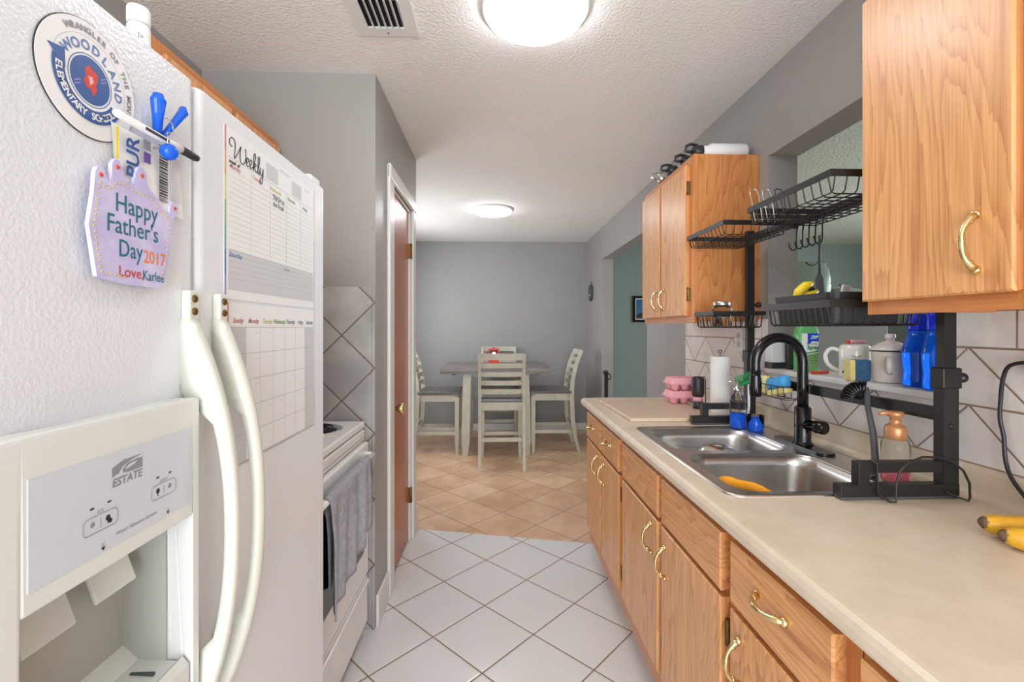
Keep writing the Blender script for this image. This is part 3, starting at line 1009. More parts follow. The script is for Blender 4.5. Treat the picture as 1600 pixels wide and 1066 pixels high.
# control panel with its print
mb = MB().m('panel_silver').box(SHX, SHX + 0.0008, 0.418, 0.632, 1.087, 1.187)
px_ = SHX + 0.0011
def T_(m_, s_, y, z, size, **k): put_text(mb, m_, s_, (px_, y, z), FX, size, **k)
T_('grey_print', 'ESTATE', 0.527, 1.1535, 0.0125, shear=0.1, bold=0.0003)
mb.m('grey_print')
frm = ((px_, 0.527, 1.1665), (0, 1, 0), (0, 0, 1), (1, 0, 0))
mb.prism([(-0.021, -0.006), (-0.021, 0.004), (-0.006, 0.009), (0.021, 0.009), (0.005, 0.0065), (-0.008, 0.002), (-0.012, -0.0035)], frm, 0, 0.0001)
mb.prism([(0.021, -0.006), (0.021, 0.005), (0.013, 0.0055), (0.0, 0.004), (-0.007, -0.001), (-0.006, -0.005), (0.0, -0.006)], frm, 0, 0.0001)
mb.m('panel_silver').prism([(-0.004, -0.001), (0.003, 0.0025), (0.014, 0.0035), (0.009, 0.0005), (0.0, -0.002)], frm, 0.0001, 0.0002)
for yc, zc, nm in ((0.492, 1.1195, 'ICE'), (0.583, 1.122, 'LIGHT')):
    mb.m('grey_print').tube([(px_, yc + p[0], zc + p[1]) for p in rrect(-0.021, 0.021, -0.0085, 0.0085, 0.005, 3)], 0.0004, 4, closed=True)
    mb.box(px_ - 0.0001, px_ + 0.0001, yc - 0.0003, yc + 0.0003, zc - 0.005, zc + 0.005)
    T_('grey_print', nm, yc, zc + 0.0115, 0.0052)
    mb.m('dark_print')
    for dy in (-0.0105, 0.0105): mb.box(px_ - 0.0001, px_ + 0.0002, yc + dy - 0.0022, yc + dy + 0.0022, zc + 0.0165, zc + 0.0182)
    mb.m('dark_print').ball((px_, yc + (-0.010 if nm == 'LIGHT' else 0.009), zc + 0.001), 0.0032, sx=0.05, seg=10)
    if nm == 'ICE': mb.ball((px_, yc + 0.012, zc - 0.003), 0.0025, sx=0.05, seg=8)
    mb.m('grey_print').ball((px_, yc + (0.010 if nm == 'LIGHT' else -0.010), zc + 0.001), 0.003, sx=0.05, seg=10)
    mb.m('dark_print').box(px_ - 0.0001, px_ + 0.0001, yc - 0.0105 if nm == 'LIGHT' else yc + 0.0085, yc - 0.0095 if nm == 'LIGHT' else yc + 0.0095, zc - 0.005, zc - 0.002)
T_('grey_print', 'Water Filtration System', 0.541, 1.0985, 0.0062, shear=0.2)
for y, z in ((0.495, 1.0905), (0.590, 1.0905)):
    mb.m('dark_print').prism([(-0.0025, 0.0018), (0.0025, 0.0018), (0, -0.0018)], ((px_, y, z), (0, 1, 0), (0, 0, 1), (1, 0, 0)), 0, 0.0002)
    mb.m('grey_print').box(px_ - 0.0001, px_ + 0.0001, y - 0.002, y + 0.002, z + 0.003, z + 0.0034).box(px_ - 0.0001, px_ + 0.0001, y - 0.002, y + 0.002, z + 0.005, z + 0.0054)
mb.build('control_panel', parent=ldoor, fixn=False)

# ------------------------------------------------------------------ things on the doors
XM = FD + 0.0005
# round magnet
t = thing('round_magnet', 'round white and blue school award magnet high on the freezer door', 'magnet', (XM, 0.5165, 1.588))
cy_, cz_, R = 0.5165, 1.588, 0.069
MS = 0.895
fx = ((XM, cy_, cz_), (0, MS, 0), (0, 0, MS), (1, 0, 0))
circ = lambda r, n=48, a0=0, a1=2 * PI: [(r * math.cos(a0 + (a1 - a0) * i / n), r * math.sin(a0 + (a1 - a0) * i / n)) for i in range(n + (0 if abs(a1 - a0 - 2 * PI) < 1e-6 else 1))]
mb = MB().m('dark_print').prism(circ(R), fx, 0, 0.001).m('white').prism(circ(R - 0.001), fx, 0.001, 0.0016)
mb.build('disc', parent=t)
mb = MB()
L_ = 0.0017
def ringp(r0, r1, a0, a1, m_, d0, n=40):
    P = circ(r1, n, a0, a1) + circ(r0, n, a0, a1)[::-1]
    mb.m(m_)
    # split into quads to stay planar friendly
    for i in range(n):
        A0, A1 = a0 + (a1 - a0) * i / n, a0 + (a1 - a0) * (i + 1) / n
        mb.prism([(r0 * math.cos(A0), r0 * math.sin(A0)), (r1 * math.cos(A0), r1 * math.sin(A0)), (r1 * math.cos(A1), r1 * math.sin(A1)), (r0 * math.cos(A1), r0 * math.sin(A1))], fx, d0, d0 + 0.0001)
ringp(0.0505, 0.0512, 0, 2 * PI, 'shade', L_)
D = math.radians
ringp(0.034, 0.0495, D(170), D(330), 'navy', L_)
mb.m('navy').prism([(-0.055, 0.016), (-0.034, 0.020), (-0.033, -0.002), (-0.050, -0.004), (-0.044, 0.006)], fx, L_, L_ + 0.0002)
ringp(0.0295, 0.0305, 0, 2 * PI, 'navy', L_)
mb.m('navy').prism(circ(0.0275), fx, L_, L_ + 0.0001)
mb.m('red').prism([(-0.008, 0.012), (-0.002, 0.018), (0.003, 0.014), (0.009, 0.013), (0.010, 0.005), (0.007, -0.002), (0.009, -0.008), (0.004, -0.016), (0.000, -0.010), (-0.006, -0.010), (-0.010, -0.003), (-0.007, 0.003)], fx, L_ + 0.0001, L_ + 0.0003)
mb.m('stripe_p')
for s_ in (-1, 1):
    for k in range(2): mb.prism([(s_ * 0.014, s_ * (0.004 + k * 0.004)), (s_ * 0.022, s_ * (0.009 + k * 0.004)), (s_ * 0.022, s_ * (0.0105 + k * 0.004)), (s_ * 0.014, s_ * (0.0055 + k * 0.004))], fx, L_ + 0.0001, L_ + 0.0002)
mb.m('pink').prism([(-0.004, 0.004), (0.002, 0.006), (0.004, 0.0), (-0.001, -0.006), (-0.002, 0)], fx, L_ + 0.0003, L_ + 0.0004)
mb.build('emblem', parent=t)
mb = MB()
def arc_text(txt, r, a0, a1, size, m_, inward=False, bold=0.0003):
    n = len(txt)
    for i, ch in enumerate(txt):
        if ch == ' ': continue
        a = D(a0 + (a1 - a0) * i / (n - 1))
        rot = a - PI / 2 if not inward else a + PI / 2
        put_text(mb, m_, ch, (XM + L_ + 0.0004, cy_ + MS * r * math.cos(a), cz_ + MS * r * math.sin(a)), FX, size * MS, rot=rot, bold=bold)
arc_text('WRANGLER OF THE MONTH', 0.0580, 122, -22, 0.0098, 'grey_print')
arc_text('WOODLAND', 0.0398, 142, -2, 0.0155, 'stripe_b')
arc_text('ELEMENTARY SCHOOL', 0.0418, 180, 318, 0.0115, 'white', inward=True)
mb.build('lettering', parent=t, fixn=False)

# lilac father's day plaque
plq = [(0.512, 1.376), (0.502, 1.43), (0.508, 1.465), (0.510, 1.488), (0.5125, 1.494), (0.517, 1.4965), (0.522, 1.494), (0.525, 1.486), (0.528, 1.482), (0.531, 1.490), (0.532, 1.505), (0.536, 1.511), (0.542, 1.511), (0.546, 1.505),
       (0.547, 1.494), (0.555, 1.489), (0.563, 1.492), (0.566, 1.506), (0.571, 1.514), (0.578, 1.515), (0.583, 1.509), (0.584, 1.498), (0.589, 1.491), (0.599, 1.486), (0.612, 1.474), (0.622, 1.470), (0.624, 1.482), (0.629, 1.488), (0.636, 1.488), (0.640, 1.482),
       (0.639, 1.474), (0.632, 1.468), (0.631, 1.455), (0.619, 1.398), (0.612, 1.374), (0.600, 1.3705), (0.553, 1.371)]
t = thing('wooden_plaque', "lilac crown shaped craft plaque with hand painted writing on the freezer door", 'craft plaque', (FD + 0.006, 0.57, 1.44))
fx0 = ((0, 0, 0), (0, 1, 0), (0, 0, 1), (1, 0, 0))
mb = MB().m('lilac').prism(plq, fx0, FD + 0.008, FD + 0.0125)
mb.m('gold')
def along(P, step):
    out = []; acc = 0
    for a, b_ in zip(P, P[1:]):
        a = Vector(a); b_ = Vector(b_); L = (b_ - a).length; s_ = step - acc
        while s_ <= L: out.append(a + (b_ - a) * (s_ / L)); s_ += step
        acc = (acc + L) % step
    return out
cen = Vector((0.569, 1.43))
inner = [Vector(p) + (cen - Vector(p)).normalized() * 0.007 for p in ([(0.632, 1.468), (0.631, 1.455), (0.619, 1.398), (0.612, 1.378)])] 
path2 = [Vector(p) + (cen - Vector(p)).normalized() * 0.006 for p in [(0.553, 1.373), (0.512, 1.378), (0.502, 1.43), (0.508, 1.465), (0.510, 1.482), (0.525, 1.480), (0.535, 1.490), (0.547, 1.492), (0.563, 1.488), (0.589, 1.488), (0.612, 1.472), (0.630, 1.465)]]
for p in along(path2, 0.0062) + along(inner, 0.0062): mb.ball((FD + 0.0127, p[0], p[1]), 0.0013, seg=6)
mb.m('red')
for y, z in ((0.517, 1.487), (0.539, 1.503), (0.5755, 1.505), (0.6325, 1.480)): mb.ball((FD + 0.0127, y, z), 0.0026, sx=0.6, seg=8)
mb.m('grey_print')
for y, z in ((0.53, 1.39), (0.60, 1.46)): mb.box(FD, FD + 0.0081, y - 0.006, y + 0.006, z - 0.006, z + 0.006)
mb.build('board', parent=t)
mb = MB()
xw = FD + 0.0129
def W_(m_, s_, y, z, size, rot=0.0, b_=0.0001, sx=1.0): put_text(mb, m_, s_, (xw, y, z), FX, size, rot=rot, bold=b_, sx=sx)
W_('teal_ink', 'Happy', 0.568, 1.462, 0.030, 0.0, sx=0.85)
W_('teal_ink', "Father's", 0.563, 1.437, 0.029, 0.0, sx=0.86)
W_('teal_ink', 'Day', 0.558, 1.411, 0.028, sx=0.8); W_('orange', '2017', 0.596, 1.407, 0.022, sx=0.85)
W_('red', 'Love,', 0.559, 1.385, 0.0175); W_('teal_ink', 'Karlee', 0.594, 1.384, 0.017, sx=0.8)
mb.build('painted_writing', parent=t, fixn=False)

# paper card with bar code held by the clip
t = thing('printed_card', 'white printed coupon card with barcode, hanging above the lilac plaque', 'card', (FD + 0.003, 0.60, 1.51))
mb = MB().m('paper')
rows = []
for j in range(9):
    v = j / 8
    rows.append([(FD + 0.0035 + 0.004 * math.sin(PI * u / 10) * v + 0.003 * v, 0.541 + 0.112 * u / 10 + 0.006 * v, 1.556 - 0.085 * v) for u in range(11)])
mb.grid(rows)
mb.build('sheet', parent=t)
mb = MB(); xq = FD + 0.0075
mb.m('yellow').box(xq, xq + 0.0002, 0.5435, 0.5465, 1.515, 1.552)
put_text(mb, 'navy', 'PUR', (FD + 0.0098, 0.566, 1.523), FX, 0.027, rot=-PI / 2 + PI, bold=0.0006)
xq = FD + 0.0106
mb.m('grey_print').box(xq, xq + 0.0002, 0.580, 0.592, 1.540, 1.552); mb.m('purple').box(xq, xq + 0.0002, 0.581, 0.592, 1.524, 1.537)
mb.m('dark_print')
yy = 0.0
random.seed(3)
z_ = 1.542
while z_ > 1.484:
    h_ = random.choice([0.0008, 0.0015, 0.0023]); mb.box(xq, xq + 0.0002, 0.607, 0.622, z_ - h_, z_); z_ -= h_ + random.choice([0.0008, 0.0014])
mb.m('line')
for k in range(8): mb.box(xq - 0.002, xq - 0.0018, 0.630 + k * 0.0026, 0.6308 + k * 0.0026, 1.49, 1.55)
mb.build('print', parent=t, fixn=False)

# marker lying across, in the clip
t = thing('marker_pen', 'white marker with a black cap clipped level across the freezer door', 'marker', (FD + 0.013, 0.60, 1.558))
mx_ = FD + 0.0165
MB().m('white').lathe([(0.003, 0), (0.0045, 0.003), (0.0045, 0.085), (0.0052, 0.088), (0.0052, 0.108)], (mx_, 0.530, 1.5615), 16, axis=(0, 1, 0)).m('dark_print').box(mx_ + 0.0042, mx_ + 0.0048, 0.57, 0.61, 1.559, 1.5625).build('barrel', parent=t)
MB().m('black_plastic').lathe([(0.0054, 0), (0.0054, 0.03), (0.0046, 0.034), (0.002, 0.0355)], (mx_, 0.638, 1.5615), 16, axis=(0, 1, 0)).build('cap', parent=t)
# blue magnetic clip
t = thing('magnetic_clip', 'translucent blue clip with two raised grips on the freezer door', 'clip', (FD + 0.002, 0.605, 1.56))
for y0, y1, z1 in ((0.604, 0.589, 1.612), (0.609, 0.634, 1.616)):
    mb = MB().m('clip_blue')
    mb.tube([(FD + 0.010, y0, 1.562), (FD + 0.016, (y0 + y1) / 2, 1.585), (FD + 0.022, y1, z1 - 0.008), (FD + 0.022, y1, z1)], [0.0045, 0.006, 0.0085, 0.005], 12, flat=(1, 0.7))
    mb.build('grip', parent=t)
MB().m('clip_blue').ball((FD + 0.0245, 0.604, 1.545), 0.0105, seg=18).build('magnet_ball', parent=t)
MB().m('chrome').tube([(FD + 0.017, 0.598, 1.585), (FD + 0.02, 0.607, 1.59), (FD + 0.02, 0.617, 1.586), (FD + 0.021, 0.618, 1.575), (FD + 0.022, 0.605, 1.570), (FD + 0.023, 0.604, 1.55)], 0.0007, 6).m('chrome').tube([(FD + 0.001, 0.606, 1.55), (FD + 0.012, 0.606, 1.553), (FD + 0.016, 0.606, 1.55)], 0.002, 6).build('spring', parent=t)


# planners
def stroke(mb, m_, pts, x, r):
    """smooth hand-drawn stroke through 2D points (Catmull-Rom)"""
    P = [Vector(p) for p in pts]; Q = [P[0]] + P + [P[-1]]; out = []
    for i in range(1, len(Q) - 2):
        for k in range(4):
            t_ = k / 4
            a, b_, c, d = Q[i - 1], Q[i], Q[i + 1], Q[i + 2]
            out.append(0.5 * ((2 * b_) + (c - a) * t_ + (2 * a - 5 * b_ + 4 * c - d) * t_ ** 2 + (3 * b_ - a - 3 * c + d) * t_ ** 3))
    out.append(P[-1])
    mb.m(m_).tube([(x, p[0], p[1]) for p in out], r, 4, smooth=False)


days = ['Monday', 'Tuesday', 'Wednesday', 'Thursday', 'Friday', 'Saturday', 'Sunday']
dcol = {'Monday': 'stripe_r', 'Tuesday': 'stripe_o', 'Wednesday': 'stripe_y', 'Thursday': 'stripe_g', 'Friday': 'grey_print', 'Saturday': 'stripe_b', 'Sunday': 'stripe_r'}
t = thing('weekly_planner', 'upper magnetic sheet on the refrigerator door, headed Weekly with handwritten reminder', 'planner', (FD, 0.95, 1.37))
mb = MB().m('sheet').box(FD + 0.0003, FD + 0.0011, 0.765, 1.140, 1.368, 1.653); xs_ = FD + 0.0012
mb.m('shade').box(xs_, xs_ + 0.0001, 0.776, 1.130, 1.384, 1.452).box(xs_, xs_ + 0.0001, 0.903, 0.951, 1.609, 1.640).box(xs_, xs_ + 0.0001, 1.015, 1.063, 1.609, 1.640)
cs = ['stripe_r', 'stripe_o', 'stripe_y', 'stripe_g', 'stripe_t', 'stripe_b', 'stripe_p']
for i in range(7):
    za, zb = 1.653 - 0.285 * i / 7, 1.653 - 0.285 * (i + 1) / 7
    mb.m(cs[i]).box(xs_, xs_ + 0.0001, 0.766, 0.7705, zb, za).box(xs_, xs_ + 0.0001, 1.1365, 1.139, zb, za)
mb.build('sheet', parent=t)
mb = MB().m('line'); xl_ = FD + 0.0014
mb.box(xl_, xl_ + 0.0001, 0.776, 1.130, 1.6045, 1.6050)
for k in range(20):
    z = 1.584 - k * 0.0095
    if z > 1.39: mb.box(xl_, xl_ + 0.0001, 0.778, 1.128, z, z + 0.0003)
for k in range(1, 5): mb.box(xl_, xl_ + 0.0001, 0.776 + k * 0.0708, 0.7763 + k * 0.0708, 1.454, 1.604)
mb.build('ruled_lines', parent=t, fixn=False)
mb = MB()
xt = FD + 0.0016
S = 0.036
def cursive(o, sc, segs, m_, r):
    for sg in segs: stroke(mb, m_, [(o[0] + p[0] * sc, o[1] + p[1] * sc) for p in sg], xt, r)
# "Weekly" drawn as brush script
cursive((0.780, 1.605), 0.034, [
    [(0.20, 0.55), (0.0, 0.62), (0.0, 0.85), (0.25, 1.0), (0.45, 0.85), (0.45, 0.45), (0.42, 0.05), (0.75, 0.45), (0.98, 0.85), (0.92, 0.5), (0.95, 0.1), (1.25, 0.05), (1.45, 0.45), (1.42, 0.90)],
    [(1.45, 0.22), (1.70, 0.33), (1.72, 0.48), (1.58, 0.50), (1.50, 0.25), (1.62, 0.06), (1.85, 0.20), (2.02, 0.35), (2.03, 0.50), (1.90, 0.50), (1.83, 0.25), (1.95, 0.06), (2.15, 0.20)],
    [(2.15, 0.20), (2.42, 0.75), (2.38, 1.0), (2.25, 0.85), (2.22, 0.05)], [(2.24, 0.30), (2.42, 0.48), (2.46, 0.35), (2.30, 0.28), (2.50, 0.05), (2.68, 0.25), (2.86, 0.75), (2.82, 1.0), (2.70, 0.85), (2.68, 0.15), (2.80, 0.05), (2.93, 0.45)],
    [(2.93, 0.45), (2.92, 0.12), (3.10, 0.10), (3.24, 0.48)], [(3.24, 0.48), (3.18, -0.1), (3.05, -0.42), (2.88, -0.35), (3.0, -0.1), (3.3, 0.15)]], 'dark_print', 0.0008)
put_text(mb, 'dark_print', 'week of', (xt, 0.793, 1.598), FX, 0.010, shear=0.4, bold=0.0002)
for i, d_ in enumerate(days[:5]): put_text(mb, dcol[d_], d_, (xt, 0.794 + i * 0.0715 + 0.002, 1.5965 - (0.002 if i else 0.006)), FX, 0.0105, shear=0.4, bold=0.0001)
put_text(mb, dcol['Saturday'], 'Saturday', (xt, 0.797, 1.443), FX, 0.0115, shear=0.4, bold=0.0001)
put_text(mb, 'grey_print', 'Sunday', (xt, 0.99, 1.443), FX, 0.0095, shear=0.4)
put_text(mb, 'grey_print', 'T O P   G O A L S', (xt, 0.982, 1.643), FX, 0.0062)
put_text(mb, 'grey_print', 'T O   D O', (xt, 1.092, 1.640), FX, 0.0062)
for s_, z in (('TRASH to', 1.580), ('the Road', 1.567)):
    put_text(mb, 'dark_print', s_, (xt, 0.953, z), FX, 0.0150, bold=0.0, sx=0.82)
mb.build('lettering', parent=t, fixn=False)

t = thing('monthly_planner', 'lower magnetic calendar sheet with month grid on the refrigerator door', 'planner', (FD, 0.95, 1.085))
mb = MB().m('sheet').box(FD + 0.0003, FD + 0.0011, 0.772, 1.140, 1.085, 1.363)
x_0, x_1, z_1, z_0 = 0.780, 1.133, 1.322, 1.088
cw = (x_1 - x_0) / 7
mb.m('shade').box(xs_, xs_ + 0.0001, x_0, x_0 + cw, z_0, z_1).box(xs_, xs_ + 0.0001, x_1 - cw, x_1, z_0, z_1)
for i in range(7):
    za, zb = 1.363 - 0.278 * i / 7, 1.363 - 0.278 * (i + 1) / 7
    mb.m(cs[i]).box(xs_, xs_ + 0.0001, 0.773, 0.7775, zb, za).box(xs_, xs_ + 0.0001, 1.1375, 1.1395, zb, za)
mb.build('sheet', parent=t)
mb = MB().m('line')
for k in range(8): mb.box(xl_, xl_ + 0.0001, x_0 + k * cw - 0.0002, x_0 + k * cw + 0.0002, z_0, z_1)
for k in range(6):
    z = z_0 + (z_1 - z_0) * k / 5; mb.box(xl_, xl_ + 0.0001, x_0, x_1, z - 0.0004, z + 0.0004)
    if k < 5:
        for c in range(7): mb.box(xl_, xl_ + 0.0001, x_0 + c * cw + cw * 0.6, x_0 + c * cw + cw * 0.92, z + 0.036, z + 0.0364)
mb.m('dark_print').box(xl_, xl_ + 0.0001, 0.772, 1.14, 1.085, 1.0858)
mb.build('grid_lines', parent=t, fixn=False)
mb = MB()
for i, d_ in enumerate(['Sunday'] + days[:6]):
    c_ = ['stripe_r', 'stripe_r', 'stripe_y', 'stripe_g', 'grey_print', 'grey_print', 'grey_print'][i]
    put_text(mb, c_, d_, (xt, x_0 + (i + 0.5) * cw, 1.333), FX, 0.0125, shear=0.4, bold=0.0002, sx=0.9)
mb.build('lettering', parent=t, fixn=False)

# bottle on top of the refrigerator
t = thing('supplement_bottle', 'small white lidded bottle standing on top of the refrigerator', 'bottle', (-0.645, 0.705, 1.685))
bc = (-0.60, 0.80, 1.669)
t.location = bc
MB().m('white').lathe([(0.016, 0), (0.0165, 0.004), (0.0165, 0.156), (0.014, 0.162)], bc, 24).build('body', parent=t)
MB().m('white').lathe([(0.0155, 0.162), (0.0165, 0.164), (0.0165, 0.186), (0.015, 0.190)], bc, 24).build('lid', parent=t)
mb = MB(); put_text(mb, 'grey_print', 'Ja', (bc[0] + 0.0122, bc[1] - 0.0122, bc[2] + 0.138), ((0.707, 0.707, 0), (0, 0, 1), (0.707, -0.707, 0)), 0.012)
mb.build('label_print', parent=t, fixn=False)

# ================================================================== RANGE
RX0, RX1, RY0, RY1 = -1.24, -0.565, 1.24, 1.985
rg = thing('kitchen_range', 'white electric coil range with grey towel over its oven handle', 'stove', (-0.9, 1.6, 0))
mb = MB().m('range_white')
mb.box(RX0, RX1 + 0.0, RY0 + 0.004, RY1 - 0.004, 0.03, 0.895)
for yy in (RY0 + 0.04, RY1 - 0.04): mb.box(RX1 - 0.08, RX1 - 0.04, yy - 0.015, yy + 0.015, 0, 0.031)
mb.build('body', parent=rg)
mb = MB().m('range_white').box(RX0, RX1 + 0.012, RY0, RY1, 0.897, 0.925, 0.006, 3)
mb.box(RX0, RX0 + 0.06, RY0, RY1, 0.925, 1.08, 0.006)
mb.build('cooktop', parent=rg)
for cx_, cy2, r_ in ((-0.705, 1.805, 0.095), (-0.735, 1.42, 0.075), (-1.0, 1.805, 0.075), (-1.0, 1.42, 0.095)):
    mb = MB().m('chrome').lathe([(r_ * 0.3, 0.001), (r_ * 0.8, 0.0012), (r_ + 0.012, 0.005), (r_ + 0.018, 0.003), (r_ + 0.018, 0.0)], (cx_, cy2, 0.925), 36)
    pan = mb.build('drip_pan', parent=rg)
    pts = []
    for i in range(100):
        a = i / 99 * 4 * 2 * PI; rr = r_ * (0.22 + 0.76 * i / 99)
        pts.append((cx_ + rr * math.cos(a), cy2 + rr * math.sin(a), 0.933))
    MB().m('black_gloss').tube(pts, 0.0042, 6).build('coil', parent=pan)
# front: rail, door, drawer
mb = MB().m('range_white').box(RX1, RX1 + 0.012, RY0 + 0.004, RY1 - 0.004, 0.845, 0.890, 0.004)
mb.m('grey_print').box(RX1 + 0.012, RX1 + 0.0125, RY0 + 0.01, RY1 - 0.01, 0.858, 0.8605)
mb.build('front_rail', parent=rg)
mb = MB().m('range_white').box(RX1, RX1 + 0.028, RY0 + 0.002, RY1 - 0.002, 0.285, 0.838, 0.006, 3)
od = mb.build('oven_door', parent=rg)
MB().m('oven_glass').box(RX1 + 0.028, RX1 + 0.030, RY0 + 0.075, RY1 - 0.075, 0.40, 0.735, 0.001).build('oven_window', parent=od)
mb = MB().m('range_white')
hx = RX1 + 0.058
mb.tube([(hx, RY0 + 0.03, 0.795), (hx, RY1 - 0.05, 0.795)], 0.0125, 12, flat=(1, 0.8))
for yy in (RY0 + 0.045, RY1 - 0.062): mb.tube([(RX1 + 0.026, yy, 0.795), (hx, yy, 0.797)], [0.017, 0.013], 12)
mb.build('oven_handle', parent=od)
mb = MB().m('range_white').box(RX1, RX1 + 0.024, RY0 + 0.002, RY1 - 0.002, 0.075, 0.272, 0.006, 3).box(RX1 + 0.024, RX1 + 0.034, RY0 + 0.01, RY1 - 0.01, 0.245, 0.262, 0.004)
mb.build('storage_drawer', parent=rg)

# towel over the handle
tw = thing('dish_towel', 'grey cloth towel hanging over the oven door handle', 'towel', (hx, 1.66, 0.5))
def towel_sheet(y0, y1, zend, xo, seed, folds):
    rows = []
    rnd = random.Random(seed)
    ph = rnd.random() * 6
    n = 40
    for j in range(22):
        v = j / 21
        row = []
        for i in range(n + 1):
            u = i / n
            y = y0 + (y1 - y0) * u + 0.02 * v * (u - 0.5) * -1.2
            ze = zend(u)
            if v < 0.12:
                a = PI / 2 * (1 - v / 0.12); x = hx + 0.0175 * math.cos(a) * xo; z = 0.797 + 0.0175 * math.sin(a)
            else:
                vv = (v - 0.12) / 0.88
                x = hx + xo * 0.0175 + xo * 0.010 * math.sin(folds * 2 * PI * u + ph + vv) * min(1, vv * 3) + xo * 0.004 * math.sin(17 * u + ph)
                if xo < 0: x = max(x, RX1 + 0.033)
                z = 0.797 + (ze - 0.797) * vv
            row.append((x, y, z))
        rows.append(row)
    return rows
mb = MB().m('towel').grid(towel_sheet(1.395, 1.850, lambda u: 0.435 + 0.06 * (1 - (1 - u) ** 0.7) + 0.05 * u, 1, 1, 4))
o = mb.build('front_fall', parent=tw); md = o.modifiers.new('s', 'SOLIDIFY'); md.thickness = 0.004
mb = MB().m('towel').grid(towel_sheet(1.43, 1.865, lambda u: 0.50 - 0.04 * math.sin(3 * u), -1, 5, 3))
o = mb.build('back_fall', parent=tw); md = o.modifiers.new('s', 'SOLIDIFY'); md.thickness = 0.004
def cr(P, k=4):
    P = [Vector(p) for p in P]; Q = [P[0]] + P + [P[-1]]; out = []
    for i in range(1, len(Q) - 2):
        a, b_, c, d = Q[i - 1], Q[i], Q[i + 1], Q[i + 2]
        for j in range(k):
            t_ = j / k; out.append(0.5 * ((2 * b_) + (c - a) * t_ + (2 * a - 5 * b_ + 4 * c - d) * t_ ** 2 + (3 * b_ - a - 3 * c + d) * t_ ** 3))
    return out + [P[-1]]
# ================================================================== OVER-SINK RACK
PXX = 1.092            # post line
PN, PF = 1.0755, 1.935  # near and far post Y
rk = thing('over_sink_rack', 'black metal over-sink drying rack with wire trays standing around the sink', 'dish rack', (0.95, 1.52, 0.91))
BM = 'black_metal'


def bar(parent, name, *b, bev=0.0015):
    return MB().m(BM).box(*b, bev).build(name, parent=parent)


for yc in (PN, PF):
    xo = 0.820 if yc == PN else 0.835
    ft = MB().m(BM)
    ft.box(xo, PXX + 0.02, yc - 0.014, yc + 0.014, 0.918, 0.946, 0.0015)
    ft.box(xo + 0.045, PXX - 0.019, yc - 0.0125, yc + 0.0125, 0.975, 1.0, 0.0015)
    ft.box(xo + 0.045, xo + 0.072, yc - 0.0125, yc + 0.0125, 0.944, 0.976, 0.001)
    fo = ft.build('foot', parent=rk)
    mb = MB().m('grey_plastic')
    mb.box(xo + 0.002, PXX + 0.02, yc - 0.012, yc + 0.012, 0.9105, 0.9185, 0.003)
    mb.build('foot_pad', parent=fo)
    mb = MB().m(BM)
    mb.box(PXX - 0.019, PXX + 0.019, yc - 0.013, yc + 0.013, 0.945, 1.21)
    mb.box(PXX - 0.0155, PXX + 0.0155, yc - 0.0105, yc + 0.0105, 1.21, 1.735)
    mb.box(PXX - 0.024, PXX + 0.024, yc - 0.017, yc + 0.017, 1.175, 1.225, 0.003)
    for z in (1.20, 1.42): mb.lathe([(0.006, 0), (0.006, 0.01), (0.012, 0.012), (0.012, 0.024), (0.009, 0.028)], (PXX + 0.02, yc, z), 14, axis=(1, 0, 0))
    for z in (1.085, 1.0): mb.lathe([(0.006, 0), (0.006, 0.002), (0.003, 0.0025)], (PXX, yc - 0.013, z), 12, axis=(0, -1, 0))
    mb.build('post', parent=rk)
bar(rk, 'rear_crossbar', PXX - 0.010, PXX + 0.010, PN + 0.012, PF - 0.012, 1.093, 1.125)
bar(rk, 'upper_crossbar', PXX - 0.008, PXX + 0.008, PN + 0.010, PF - 0.010, 1.688, 1.716)


def tray(name, x0, x1, y0, y1, z, depth, nx, ny, rimh=0.018, ins=0.014):
    tr = MB().m(BM)
    th = 0.0025
    tr.box(x0, x0 + th, y0, y1, z - rimh, z).box(x1 - th, x1, y0, y1, z - rimh, z).box(x0 + th, x1 - th, y0, y0 + th, z - rimh, z).box(x0 + th, x1 - th, y1 - th, y1, z - rimh, z)
    tray_o = tr.build(name, parent=rk)
    g = MB().m(BM); r = 0.0018; zb = z - depth
    for i in range(nx):
        x = x0 + ins + (x1 - x0 - 2 * ins) * i / (nx - 1)
        g.tube([(x, y0 + 0.002, z - 0.006), (x, y0 + 0.004, z - rimh), (x, y0 + ins * 0.8, zb + 0.006), (x, y0 + ins + 0.006, zb), (x, y1 - ins - 0.006, zb), (x, y1 - ins * 0.8, zb + 0.006), (x, y1 - 0.004, z - rimh), (x, y1 - 0.002, z - 0.006)], r, 5)
    for j in range(ny):
        y = y0 + ins + (y1 - y0 - 2 * ins) * j / (ny - 1); zz = zb - 0.003
        g.tube([(x0 + 0.002, y, z - 0.006), (x0 + 0.004, y, z - rimh), (x0 + ins * 0.8, y, zz + 0.006), (x0 + ins + 0.006, y, zz), (x1 - ins - 0.006, y, zz), (x1 - ins * 0.8, y, zz + 0.006), (x1 - 0.004, y, z - rimh), (x1 - 0.002, y, z - 0.006)], r, 5)
    g.build('wire_basket', parent=tray_o)
    return tray_o


TX0, TX1 = 0.835, 1.082
ut1 = tray('upper_tray', TX0, TX1, 1.655, 1.975, 1.717, 0.048, 8, 11)
ut2 = tray('upper_tray', TX0, TX1, 1.115, 1.495, 1.717, 0.055, 8, 12)
lt1 = tray('lower_tray', 0.868, TX1, 1.80, 1.975, 1.388, 0.062, 10, 6, 0.016)
lt2 = tray('lower_tray', TX0 - 0.005, TX1, 1.112, 1.385, 1.392, 0.062, 9, 12, 0.020)
